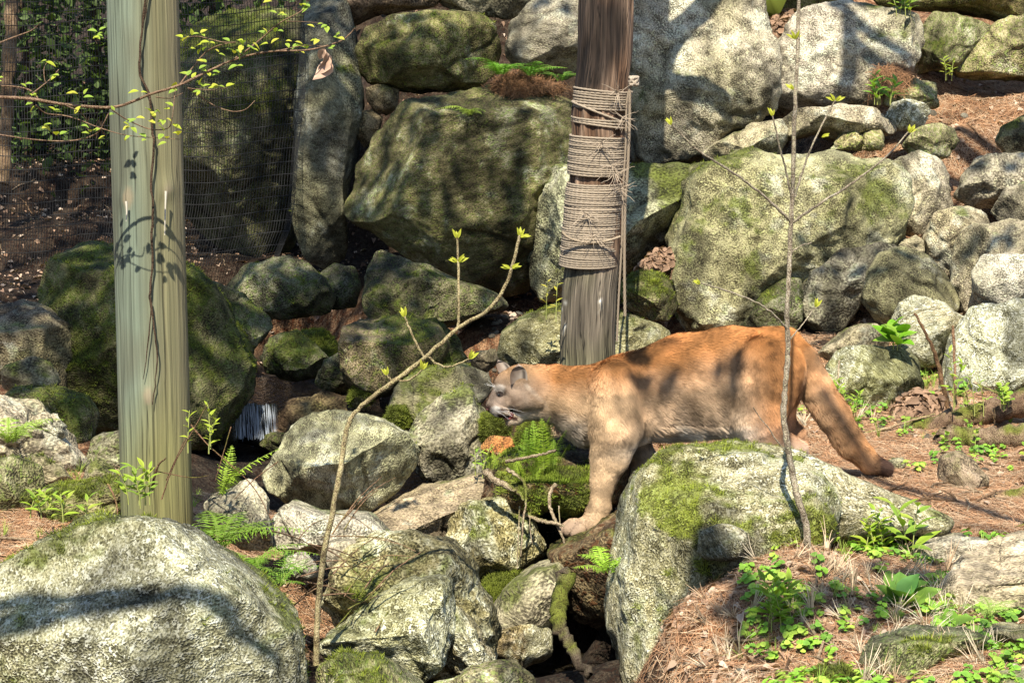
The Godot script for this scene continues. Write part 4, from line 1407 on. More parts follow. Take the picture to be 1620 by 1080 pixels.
func needle_mesh() -> ArrayMesh:
	var b := Buf.new()
	rng.seed = 3
	for k in 9:
		var a := rng.randf() * TAU
		var d := Vector3(cos(a), rng.randf_range(-0.05, 0.16), sin(a))
		var s := Vector3(-sin(a), 0.3, cos(a)) * 0.0105
		var p := Vector3(rng.randf_range(-0.6, 0.6), rng.randf_range(0.0, 0.05), rng.randf_range(-0.6, 0.6))
		var f := b.v.size()
		b.v.append(p - d * 0.5 - s); b.v.append(p - d * 0.5 + s); b.v.append(p + d * 0.5 + s * 0.6); b.v.append(p + d * 0.5 - s * 0.6)
		var tone := rng.randf_range(0.7, 1.2)
		for e in 4: b.c.append(enc(Color(0.8, 0.8, 0.8) * tone))
		b.i.append_array([f, f + 1, f + 2, f, f + 2, f + 3])
	return commit(b)

func seedling_mesh() -> ArrayMesh:      # a few round leaves on a short stalk, unit tall
	var b := Buf.new()
	rng.seed = 8
	for k in 6:
		var a := k * 2.4
		var h := rng.randf_range(0.35, 1.0)
		var c := Vector3(cos(a) * 0.32, h, sin(a) * 0.32)
		var r := rng.randf_range(0.24, 0.38)
		var n := Vector3(cos(a) * 0.35, 1, sin(a) * 0.35 + 0.25).normalized()
		var s := n.cross(Vector3(0.3, 0, 1)).normalized()
		var u := n.cross(s)
		var f := b.v.size()
		b.v.append(c); b.c.append(enc(Color(0.75, 0.75, 0.75)))
		for j in 7:
			var g := TAU * j / 7.0
			b.v.append(c + (s * cos(g) + u * sin(g)) * r + n * 0.06 * cos(2 * g)); b.c.append(enc(Color(1, 1, 1)))
		for j in 7: b.i.append_array([f, f + 1 + j, f + 1 + (j + 1) % 7])
		f = b.v.size()
		for q in [Vector3(-0.02, 0, 0), Vector3(0.02, 0, 0), c]:
			b.v.append(q); b.c.append(enc(Color(0.7, 0.6, 0.6)))
		b.i.append_array([f, f + 1, f + 2])
	return commit(b)

func tuft_of_grass() -> ArrayMesh:
	var b := Buf.new()
	rng.seed = 12
	for k in 12:
		var a := rng.randf() * TAU
		var out := Vector3(cos(a), 0, sin(a))
		var side := Vector3(-sin(a), 0, cos(a))
		var L := rng.randf_range(0.6, 1.1)
		var bend := rng.randf_range(0.2, 0.9)
		var f := b.v.size()
		for s in 4:
			var t := s / 3.0
			var p := out * (0.06 + bend * t * t * L) + Vector3.UP * (t - 0.35 * bend * t * t) * L
			var w := 0.022 * (1.0 - t * 0.85)
			b.v.append(p - side * w); b.v.append(p + side * w)
			for e in 2: b.c.append(enc(Color(0.7, 0.7, 0.7).lerp(Color(1, 1, 1), t)))
		for s in 3: b.i.append_array([f + 2 * s, f + 2 * s + 1, f + 2 * s + 2, f + 2 * s + 1, f + 2 * s + 3, f + 2 * s + 2])
	return commit(b)

# ---------------------------------------------------------------- trees that shade the place, outside the frame
func shade_tree(label: String, foot: Vector3, r: float, clumps: Array, limbs: Array, seed_: int, thick := 1.0) -> void:
	var t := thing("shade_tree", label, "tree", foot, "")
	rng.seed = seed_
	var mid := Vector3.ZERO
	for c in clumps: mid += c[0]
	for l in limbs: mid += l[0]
	mid /= maxf(1, clumps.size() + limbs.size())
	var crown := mid - foot
	var fork := Vector3(crown.x * 0.35, maxf(2.2, crown.y * 0.62), crown.z * 0.35)
	var b := Buf.new()
	var pts := curve(PackedVector3Array([Vector3(0, -0.3, 0), Vector3(crown.x * 0.08, fork.y * 0.4, crown.z * 0.06), fork, crown]), 6)
	tube(b, pts, taper(pts.size(), r, r * 0.3), Color(0.16, 0.12, 0.09), 12, 0.1)
	part("trunk", commit(b), M.bark, t)
	var xf: Array = []
	var cc: Array = []
	for c in clumps:
		var p: Vector3 = c[0] - foot
		var lb := Buf.new()
		var lp := curve(PackedVector3Array([fork.lerp(crown, 0.3), (fork + p) * 0.5 + Vector3(0, 0.25, 0), p]), 6)
		tube(lb, lp, taper(lp.size(), r * 0.28 if c[1] > 0.3 else 0.012, 0.012 if c[1] > 0.3 else 0.004), Color(0.16, 0.12, 0.09), 7)
		part("limb", commit(lb), M.bark, t)
		var rad: float = c[1]
		for k in int(c[2] * thick):
			var q := Vector3(rng.randfn(), rng.randfn() * 0.8, rng.randfn())
			q = q.normalized() * rad * pow(rng.randf(), 0.45)
			if na.get_noise_3dv((p + q) * 7.0) < -0.12: continue
			xf.append(Transform3D(Basis.from_euler(Vector3(rng.randf() * TAU, rng.randf() * TAU, rng.randf() * TAU)).scaled(Vector3.ONE * rng.randf_range(0.08, 0.15)), p + q))
			cc.append(Color(0.10, 0.17, 0.03) * rng.randf_range(0.7, 1.3))
	for l in limbs:
		var lb := Buf.new()
		var a: Vector3 = l[0] - foot
		var e: Vector3 = l[1] - foot
		var lp := curve(PackedVector3Array([fork, (fork + a) * 0.5 + Vector3(0, 0.2, 0), a, (a + e) * 0.5 + Vector3(0, l[3], 0), e]), 6)
		tube(lb, lp, taper(lp.size(), l[2] * 1.1, l[2] * 0.8), Color(0.16, 0.12, 0.09), 8)
		part("limb", commit(lb), M.bark, t)
	if not xf.is_empty(): many("crown", leaf_mesh("oval"), M.leaf, xf, cc, t)

# ---------------------------------------------------------------- the boulders of the photograph
const WALL := "boulders of the stacked back wall"
const BROOK := "boulders along the stream"
const NEAR := "boulders in the lower part of the view"

func build_wall() -> void:
	var g := {"group": WALL}
	rock("boulder", "brown boulder cut by the top edge, above the long oval boulder", "brown", [492, -40, 705, -40, 694, 6, 640, 14, 590, 22, 552, 40, 512, 14], 12.3, g)
	rock("boulder", "flat grey boulder at the top, between the brown and the pale round one", "grey", [688, -40, 868, -40, 852, 8, 800, 28, 745, 24, 698, 4], 12.4, g)
	rock("boulder", "long oval olive boulder lying high on the wall left of the fern", "mossy", [562, 75, 575, 47, 620, 30, 700, 18, 765, 26, 787, 48, 794, 80, 785, 110, 765, 130, 700, 138, 620, 141, 580, 135, 564, 112], 12.1, {"group": WALL, "tint": Color(0.28, 0.26, 0.15), "moss": 0.12, "p": 2.8})
	rock("boulder", "pale boulder left of the log top with shade dappling its face", "pale", [796, 80, 805, 42, 840, 8, 872, -24, 940, -28, 940, 60, 925, 112, 900, 128, 868, 120, 820, 108], 12.2, g)
	rock("boulder", "huge dark boulder in the middle of the wall with a smooth grey left shoulder", "dark", [546, 330, 560, 268, 600, 202, 650, 166, 740, 150, 790, 139, 850, 141, 905, 156, 918, 190, 905, 250, 875, 310, 850, 400, 838, 462, 790, 462, 720, 442, 660, 410, 600, 372, 556, 350], 11.9, {"group": WALL, "tint": Color(0.25, 0.235, 0.155), "lichen": 0.42, "moss": 0.12, "t": 0.62, "p": 3.0, "faces": [[-0.85, 0.3, 0.6, 0.80], [0.15, 0.12, 1.0, 0.80], [0.7, 0.1, 0.7, 0.84], [0.1, 0.85, 0.55, 0.84], [0.2, -0.7, 0.7, 0.8]]})
	rock("boulder", "tall smooth greenish-grey upright boulder at the right edge of the fence", "dark", [490, -40, 545, -20, 562, 45, 570, 110, 577, 150, 572, 200, 560, 250, 548, 300, 546, 360, 552, 402, 520, 428, 480, 408, 462, 350, 470, 250, 474, 120, 480, 20], 12.1, {"group": WALL, "tint": Color(0.22, 0.225, 0.19), "moss": 0.1, "rough": 0.7, "mat": "granite"})
	rock("stone", "brown wedge stone under the left end of the oval boulder", "brown", [580, 140, 630, 140, 628, 166, 610, 186, 590, 174], 12.0, g)
	rock("stone", "small tan stone stacked below the brown wedge stone", "brown", [566, 182, 590, 172, 606, 185, 594, 216, 576, 234, 566, 214], 12.0, {"group": WALL, "tint": Color(0.3, 0.25, 0.17)})
	rock("boulder", "large mossy boulder seen through the wire mesh right of the post", "mossy", [282, 40, 330, 14, 400, 6, 475, 24, 492, 150, 486, 300, 474, 385, 430, 412, 350, 402, 288, 352], 12.7, {"group": WALL, "t": 0.5})
	rock("boulder", "big bright boulder right of the log with a dark shadow band across it", "pale", [990, -40, 1190, -40, 1216, 20, 1223, 100, 1216, 180, 1196, 206, 1150, 216, 1110, 246, 1060, 263, 1005, 256, 985, 150], 12.3, {"group": WALL, "p": 4.5, "t": 0.45, "rough": 1.3, "faces": [[-0.1, 0.25, 1.0, 0.74], [0.5, 0.2, 0.8, 0.85], [0, -0.5, 0.9, 0.84], [-0.3, 0.8, 0.5, 0.85]]})
	rock("boulder", "broad whitish boulder at the upper right marked by a forked tree shadow", "white", [1222, 165, 1221, 80, 1245, 40, 1290, 12, 1400, 15, 1456, 30, 1452, 80, 1432, 120, 1400, 150, 1370, 180, 1300, 178, 1245, 180], 12.6, {"group": WALL, "p": 4.5, "t": 0.42, "rough": 1.3, "faces": [[0.0, 0.3, 1.0, 0.72], [0.8, 0.1, 0.6, 0.84], [0, 0.85, 0.6, 0.86]]})
	rock("boulder", "olive boulder tucked behind the right end of the whitish boulder", "green", [1440, 60, 1480, 20, 1530, 25, 1562, 46, 1546, 78, 1515, 112, 1475, 112, 1444, 120], 12.9, g)
	rock("boulder", "rounded yellowish boulder at the upper right edge above the needle slope", "green", [1504, 118, 1535, 70, 1590, 30, 1670, 18, 1680, 124, 1600, 128, 1550, 122], 12.9, g)
	rock("boulder", "long overhanging boulder cut by the top right corner", "green", [1370, -50, 1690, -50, 1690, 30, 1600, 34, 1540, 16, 1470, 13, 1395, 6], 13.0, {"group": WALL, "tint": Color(0.28, 0.24, 0.13)})
	rock("stone", "top edge stone above the dead leaf heap beside the whitish boulder", "green", [1190, -50, 1370, -50, 1350, 2, 1290, 14, 1225, 12], 13.1, g)
	rock("stone", "olive stone with a green plant at its left foot on the slope", "green", [1394, 165, 1410, 136, 1445, 125, 1480, 131, 1482, 168, 1440, 175], 12.2, g)
	rock("stone", "small round pale stone in front of the olive one", "crust", [1404, 184, 1414, 162, 1446, 155, 1474, 176, 1462, 198, 1425, 204], 12.0, g)
	rock("slab", "flat ledge slab in shade under the whitish boulder", "grey", [1230, 196, 1258, 174, 1330, 170, 1395, 178, 1422, 196, 1412, 214, 1370, 208, 1340, 220, 1300, 206, 1250, 222], 11.9, {"group": WALL, "t": 0.35})
	rock("slab", "low pale slab left of the ledge, above the big square block", "pale", [1112, 242, 1150, 216, 1190, 198, 1232, 190, 1240, 215, 1228, 245, 1180, 254, 1130, 262], 11.9, {"group": WALL, "t": 0.3})
	rock("stone", "yellowish stone pair's left half on the ledge behind the square block", "green", [1316, 236, 1332, 208, 1362, 200, 1374, 218, 1366, 240], 11.75, g)
	rock("stone", "yellowish stone pair's right half on the ledge behind the square block", "green", [1362, 238, 1370, 212, 1390, 206, 1404, 220, 1398, 240], 11.72, g)
	rock("stone", "mottled grey-green stone beside the needle slope, right of the ledge", "green", [1428, 230, 1448, 202, 1480, 195, 1508, 206, 1516, 228, 1495, 246, 1445, 250], 11.8, {"group": WALL, "lichen": 0.55})
	rock("boulder", "big square mossy block behind the cougar's back, sunlit on its left face", "pale", [1066, 385, 1074, 330, 1090, 295, 1115, 272, 1170, 246, 1240, 246, 1300, 250, 1380, 254, 1421, 258, 1424, 320, 1414, 378, 1380, 408, 1310, 440, 1270, 480, 1215, 520, 1150, 528, 1090, 526, 1070, 480], 11.3, {"group": WALL, "p": 5.0, "t": 0.5, "rough": 1.5, "moss": 0.26, "lichen": 0.42, "tint": Color(0.42, 0.40, 0.25), "faces": [[-0.35, 0.12, 1.0, 0.78], [0.55, 0.05, 0.85, 0.83], [0.0, 0.9, 0.5, 0.86], [0.3, -0.5, 0.8, 0.84]]})
	rock("boulder", "grey block with a turquoise lichen patch right of the square block", "pale", [1416, 300, 1421, 250, 1452, 242, 1490, 254, 1505, 276, 1507, 332, 1490, 368, 1440, 376, 1418, 358], 11.5, {"group": WALL, "p": 3.4})
	rock("boulder", "slanting grey boulder lying on the needle slope at the right", "grey", [1506, 312, 1520, 276, 1560, 244, 1625, 240, 1680, 250, 1668, 326, 1600, 330, 1540, 332], 11.4, g)
	rock("stone", "dark grey stone at the right edge above the slanting boulder", "grey", [1580, 222, 1585, 198, 1625, 187, 1680, 188, 1680, 240, 1600, 244], 11.8, g)
	rock("stone", "round grey stone cut by the right edge below the slanting boulder", "grey", [1575, 336, 1590, 300, 1625, 289, 1680, 289, 1680, 360, 1600, 360], 11.1, g)
	rock("boulder", "tan boulder wedged above the egg-shaped one", "pale", [1462, 378, 1480, 340, 1530, 327, 1562, 341, 1558, 374, 1535, 410, 1515, 440, 1488, 436, 1468, 405], 11.05, g)
	rock("boulder", "steep grey boulder with a mossy shaded side at the right", "grey", [1512, 450, 1518, 385, 1535, 358, 1600, 353, 1690, 358, 1690, 420, 1640, 500, 1530, 500], 10.7, {"group": WALL, "p": 3.2})
	rock("boulder", "chalky white quartz boulder leaning on the steep grey one", "white", [1542, 430, 1558, 406, 1650, 398, 1690, 402, 1690, 500, 1560, 492, 1546, 466], 10.4, {"group": WALL, "p": 3.0})
	rock("stone", "small flat pale stone on top of the dark shaded boulder", "pale", [1405, 398, 1424, 378, 1450, 371, 1467, 385, 1464, 405, 1430, 408], 11.1, g)
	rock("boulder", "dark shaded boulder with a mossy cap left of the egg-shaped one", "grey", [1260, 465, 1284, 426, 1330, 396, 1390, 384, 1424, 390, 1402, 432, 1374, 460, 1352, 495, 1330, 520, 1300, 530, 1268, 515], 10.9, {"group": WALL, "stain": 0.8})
	rock("boulder", "smooth yellowish egg-shaped boulder with a shadow across its crown", "green", [1363, 474, 1374, 430, 1390, 400, 1425, 388, 1470, 405, 1500, 440, 1518, 474, 1510, 500, 1450, 512, 1410, 522, 1385, 506], 10.7, {"group": WALL, "tint": Color(0.40, 0.37, 0.22), "rough": 0.55, "p": 2.3, "cuts": 1, "moss": 0.12, "mat": "granite"})
	rock("stone", "shaded stone behind the cougar's rump at the foot of the square block", "dark", [1166, 530, 1200, 476, 1235, 446, 1268, 440, 1276, 485, 1268, 530], 10.9, g)
	rock("boulder", "bright lichen-white boulder balanced over a dark hollow", "crust", [1416, 520, 1425, 480, 1450, 469, 1490, 480, 1527, 502, 1518, 532, 1500, 560, 1485, 578, 1450, 580, 1432, 562], 10.1, {"group": WALL, "p": 3.0})
	rock("boulder", "round lichen-spotted boulder on the ground right of the tail root", "crust", [1296, 610, 1307, 575, 1335, 550, 1380, 544, 1425, 547, 1450, 575, 1457, 615, 1444, 660, 1380, 668, 1310, 660], 9.75, {"group": WALL, "tint": Color(0.46, 0.45, 0.26), "p": 2.6})
	rock("stone", "mossy ledge stone behind the lichen-spotted boulder", "pale", [1280, 575, 1310, 546, 1345, 520, 1385, 514, 1405, 532, 1398, 570], 10.3, g)
	rock("boulder", "large boulder at the right edge with black and white lichen patches", "crust", [1470, 640, 1490, 600, 1500, 560, 1515, 520, 1540, 490, 1600, 478, 1690, 482, 1690, 640, 1600, 660, 1520, 660], 9.9, {"group": WALL, "stain": 0.8, "p": 3.0})
	rock("slab", "pale coarse slab on which the log stands, behind the cougar's head", "pale", [788, 570, 800, 526, 830, 500, 880, 482, 960, 490, 1010, 500, 1057, 520, 1060, 545, 1000, 566, 960, 584, 880, 596, 815, 592], 10.45, {"group": WALL, "t": 0.3, "moss": 0.2, "tint": Color(0.45, 0.44, 0.30), "mat": "lichen"})
	rock("boulder", "wide pale boulder directly behind the rope-wound log", "pale", [836, 425, 842, 360, 855, 310, 880, 266, 920, 261, 985, 257, 1060, 261, 1114, 268, 1112, 290, 1082, 332, 1072, 385, 1055, 408, 1010, 424, 960, 440, 890, 474, 855, 476], 11.5, {"group": WALL, "moss": 0.28, "t": 0.4, "p": 3.2, "tint": Color(0.43, 0.42, 0.28)})
	rock("stone", "mossy stone right of the log base, under the wide pale boulder", "mossy", [985, 448, 1010, 430, 1045, 434, 1066, 455, 1075, 482, 1060, 506, 1020, 506, 990, 480], 10.9, {"group": WALL, "tufts": 0.5})

func build_brook() -> void:
	var g := {"group": BROOK}
	rock("boulder", "dark wet boulder under the huge dark boulder", "dark", [573, 475, 580, 430, 600, 396, 650, 414, 720, 444, 792, 464, 806, 486, 760, 500, 700, 520, 640, 520, 590, 514], 11.0, {"group": BROOK, "faces": [[-0.2, 0.8, 0.6, 0.7], [0.2, -0.1, 1, 0.8]]})
	rock("stone", "small dark stone left of the wet boulder, above the pool", "dark", [502, 444, 530, 420, 556, 425, 567, 456, 560, 486, 525, 486], 11.5, g)
	rock("boulder", "rounded mossy boulder behind the pool, just below the mesh", "mossy", [353, 445, 385, 418, 430, 408, 480, 414, 515, 440, 527, 470, 512, 496, 460, 505, 400, 500, 364, 474], 11.3, {"group": BROOK, "p": 2.3, "tufts": 0.15})
	rock("boulder", "grey-green wedge boulder between the round mossy one and the post", "dark", [292, 440, 340, 444, 380, 464, 420, 500, 426, 516, 402, 550, 385, 568, 340, 525, 300, 484], 10.7, {"group": BROOK, "lichen": 0.4})
	rock("boulder", "huge moss-streaked boulder standing right behind the greenish post", "mossy", [68, 455, 95, 410, 130, 383, 190, 388, 260, 410, 320, 440, 362, 485, 382, 530, 398, 576, 392, 622, 368, 658, 345, 700, 250, 720, 170, 700, 110, 650, 104, 565, 84, 504], 10.0, {"group": BROOK, "t": 0.6, "p": 3.0, "tint": Color(0.19, 0.18, 0.11), "moss": 0.5, "tufts": 0.12, "faces": [[-0.6, 0.2, 0.8, 0.78], [0.75, 0.15, 0.7, 0.74], [-0.2, -0.6, 0.8, 0.76], [0, 0.9, 0.4, 0.84]]})
	rock("boulder", "brownish flat-topped boulder at the left edge", "brown", [-50, 480, 30, 477, 75, 491, 106, 514, 114, 546, 110, 592, 98, 622, 60, 610, 20, 600, -50, 610], 9.6, {"group": BROOK, "tint": Color(0.20, 0.16, 0.12), "moss": 0.22, "p": 3.0, "faces": [[-0.1, 0.85, 0.6, 0.66], [0.1, -0.2, 1, 0.8], [0.8, -0.2, 0.6, 0.82]]})
	rock("stone", "lichen-grey stone sitting below the flat-topped boulder", "grey", [-2, 604, 14, 580, 50, 571, 78, 574, 97, 602, 94, 620, 40, 618, 4, 616], 9.3, g)
	rock("boulder", "dark square boulder with a lit mossy right corner, left of the post", "dark", [4, 630, 35, 609, 90, 617, 135, 628, 149, 662, 142, 694, 120, 704, 80, 690, 30, 672], 9.1, {"group": BROOK, "moss": 0.36, "p": 3.4, "faces": [[-0.2, 0.1, 1, 0.76], [0.85, 0.1, 0.5, 0.82], [0, 0.9, 0.4, 0.82]]})
	rock("slab", "pale broken ledge sloping down from the left edge", "pale", [-50, 625, 10, 634, 45, 650, 62, 668, 88, 680, 112, 706, 134, 738, 112, 756, 50, 752, -50, 726], 8.4, {"group": BROOK, "rough": 1.5, "t": 0.3})
	rock("stone", "knobbly pale lump on top of the broken ledge", "pale", [48, 662, 66, 651, 90, 650, 97, 678, 92, 704, 72, 694, 58, 684], 8.35, {"group": BROOK, "rough": 1.6})
	rock("stone", "dark stone in the hollow just left of the post foot", "dark", [128, 752, 148, 690, 190, 678, 205, 700, 204, 760], 8.7, g)
	rock("stone", "small brown-grey stone behind the flat moss-topped one", "grey", [128, 764, 140, 735, 156, 724, 178, 740, 190, 766], 8.0, g)
	rock("boulder", "low dark boulder at the back of the pool", "dark", [408, 564, 428, 535, 470, 524, 505, 544, 522, 568, 505, 596, 460, 600, 420, 590], 10.6, g)
	rock("stone", "stone with a bright moss cap behind the pool", "mossy", [455, 546, 480, 525, 510, 525, 535, 545, 532, 570, 490, 572], 10.8, {"group": BROOK, "moss": 0.85, "tufts": 0.5})
	rock("stone", "round green stone at the right end of the pool", "mossy", [500, 606, 514, 572, 545, 559, 562, 580, 562, 616, 530, 630], 10.3, {"group": BROOK, "p": 2.2, "tufts": 0.3})
	rock("slab", "wet brown ledge over which the small cascade pours", "brown", [430, 660, 455, 633, 510, 626, 560, 640, 606, 656, 614, 685, 560, 700, 480, 706, 438, 696], 10.2, {"group": BROOK, "tint": Color(0.15, 0.105, 0.07), "moss": 0.1, "rough": 1.3})
	rock("stone", "dark round lip stone left of the cascade", "dark", [330, 672, 342, 640, 372, 632, 378, 668, 372, 712, 336, 712], 10.25, g)
	rock("stone", "black wet stone the cascade falls behind", "dark", [372, 700, 376, 650, 400, 640, 432, 640, 444, 660, 440, 706], 10.36, {"group": BROOK, "tint": Color(0.05, 0.045, 0.04), "moss": 0.05})
	rock("stone", "small wet stone at the foot of the cascade", "dark", [410, 704, 425, 690, 450, 688, 462, 702, 440, 712], 9.95, {"group": BROOK, "tint": Color(0.09, 0.08, 0.07)})
	rock("boulder", "blocky boulder with a tan flat top and green front, mid-stream", "mossy", [540, 548, 547, 520, 565, 507, 640, 501, 690, 515, 703, 542, 692, 574, 650, 594, 625, 615, 595, 628, 560, 610, 544, 584], 10.1, {"group": BROOK, "p": 3.6, "tint": Color(0.30, 0.25, 0.19), "moss": 0.34, "t": 0.34, "tufts": 0.1, "faces": [[0.05, 0.92, 0.45, 0.62], [0.0, -0.15, 1, 0.8], [0.8, -0.1, 0.6, 0.8]]})
	rock("stone", "mossy stone behind the tan-topped block", "mossy", [640, 510, 690, 505, 722, 534, 738, 565, 722, 590, 680, 590], 10.3, g)
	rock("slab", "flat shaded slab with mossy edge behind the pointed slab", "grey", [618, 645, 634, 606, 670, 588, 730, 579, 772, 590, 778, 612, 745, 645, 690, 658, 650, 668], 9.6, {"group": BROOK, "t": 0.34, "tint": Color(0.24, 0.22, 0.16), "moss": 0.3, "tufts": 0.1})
	rock("boulder", "pointed pale slab with a shadow stripe, left of the cougar's muzzle", "pale", [638, 695, 664, 656, 700, 634, 742, 610, 753, 640, 766, 662, 780, 692, 782, 728, 745, 758, 690, 762, 660, 745, 652, 706], 9.2, {"group": BROOK, "p": 3.0, "tint": Color(0.42, 0.37, 0.30), "faces": [[-0.45, 0.75, 0.6, 0.70], [0.75, -0.1, 0.7, 0.72], [0.1, -0.5, 0.9, 0.82]]})
	rock("boulder", "bright angular boulder in the middle with a dark undercut right face", "crust", [416, 742, 440, 714, 480, 669, 520, 656, 580, 661, 640, 684, 662, 716, 646, 748, 620, 774, 575, 812, 510, 812, 460, 790, 430, 774], 8.7, {"group": BROOK, "p": 3.4, "t": 0.42, "tint": Color(0.47, 0.46, 0.30), "lichen": 0.5, "mat": "granite", "faces": [[-0.1, 0.88, 0.5, 0.60], [-0.6, 0.0, 0.8, 0.82], [0.75, -0.35, 0.6, 0.62], [0.1, -0.75, 0.75, 0.66]]})
	rock("stone", "bright green moss cushion stone at the brook, right of the ledge", "mossy", [604, 672, 618, 645, 650, 639, 660, 655, 648, 676, 622, 686], 9.4, {"group": BROOK, "moss": 0.75, "tufts": 0.8, "p": 2.6})
	rock("stone", "tiny moss-green stone between the block and the flat slab", "mossy", [548, 630, 562, 610, 582, 616, 588, 636, 565, 644], 9.9, {"group": BROOK, "moss": 0.75, "tufts": 0.8})
	rock("stone", "smooth brown-grey stone on the soil left of the cougar's ears", "brown", [736, 574, 754, 553, 785, 551, 792, 573, 772, 590, 745, 590], 10.2, {"group": BROOK, "rough": 0.5, "p": 2.2, "tint": Color(0.26, 0.22, 0.17)})
	rock("slab", "long flat tan slab with shadow streaks, left of the roots", "brown", [570, 822, 640, 786, 700, 765, 760, 750, 778, 772, 740, 800, 722, 840, 705, 880, 650, 862, 600, 846], 8.6, {"group": BROOK, "tint": Color(0.40, 0.33, 0.24), "t": 0.4, "rough": 0.8, "faces": [[-0.15, 0.9, 0.45, 0.5], [0.5, -0.5, 0.7, 0.7]]})
	rock("boulder", "rough yellowish boulder below the roots, left of the dark hollow", "crust", [700, 858, 714, 816, 745, 792, 790, 788, 816, 808, 852, 830, 854, 882, 834, 912, 780, 922, 738, 908, 710, 894], 8.25, {"group": BROOK, "rough": 1.5, "tint": Color(0.44, 0.40, 0.24), "stain": 0.7})
	rock("stone", "moss cushion at the water below the rough yellowish boulder", "mossy", [752, 950, 770, 915, 815, 905, 840, 925, 828, 955, 790, 972], 8.1, {"group": BROOK, "moss": 0.75, "tufts": 0.8})
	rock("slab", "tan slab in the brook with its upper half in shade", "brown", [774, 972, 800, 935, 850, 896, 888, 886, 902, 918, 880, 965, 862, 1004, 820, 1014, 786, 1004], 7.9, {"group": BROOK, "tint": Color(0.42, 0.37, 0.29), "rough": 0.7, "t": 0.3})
	rock("stone", "wet stone at the waterline under the tan slab", "crust", [782, 1040, 795, 1000, 840, 985, 872, 1000, 872, 1040, 830, 1062], 7.7, {"group": BROOK, "tint": Color(0.3, 0.24, 0.15)})
	# the bank under the cougar
	rock("bank", "mossy earth bank with exposed roots under the cougar's chest", "mossy", [764, 780, 772, 742, 802, 718, 850, 700, 900, 690, 960, 700, 990, 730, 985, 790, 950, 815, 900, 800, 860, 805, 830, 826, 800, 804, 776, 800], 8.55, {"group": "", "tint": Color(0.26, 0.18, 0.115), "mat": "soil", "moss": 0.36, "tufts": 0.45, "t": 0.4, "green": Color(0.13, 0.18, 0.02), "faces": [[0, 0.95, 0.3, 0.55]]})
	rock("stone", "dark mossy stone beside the stepping foreleg", "mossy", [872, 770, 886, 748, 915, 742, 940, 760, 942, 800, 915, 830, 884, 815], 8.25, {"group": BROOK, "moss": 0.7, "tufts": 0.5})
	rock("bank", "brown earth ledge on which the cougar's front paw rests", "brown", [876, 872, 900, 850, 940, 836, 985, 806, 1020, 790, 1060, 800, 1060, 900, 1010, 1000, 950, 1010, 905, 960, 880, 905], 8.05, {"group": "", "tint": Color(0.21, 0.135, 0.085), "mat": "soil", "moss": 0.14, "t": 0.34, "rough": 1.3})
	rock("stone", "orange-brown wet stone in the gap under the cougar's chin", "brown", [760, 705, 778, 690, 840, 690, 858, 700, 852, 724, 790, 732], 9.0, {"group": BROOK, "tint": Color(0.42, 0.16, 0.055), "moss": 0.0, "lichen": 0.0, "rough": 0.6})
	rock("stone", "moss mound behind the cougar's chin, lit bright green", "mossy", [812, 700, 822, 668, 845, 655, 868, 668, 874, 700, 845, 712], 8.9, {"group": BROOK, "moss": 0.75, "tufts": 0.7})
	rock("stone", "yellow-green moss stone under the cougar's muzzle", "mossy", [756, 690, 764, 656, 785, 650, 800, 664, 800, 690, 778, 700], 9.1, {"group": BROOK, "moss": 0.75, "tufts": 0.7})
	rock("stone", "grey-green stone right behind the cougar's chest", "green", [878, 740, 890, 690, 915, 668, 940, 690, 950, 740, 910, 752], 8.75, g)

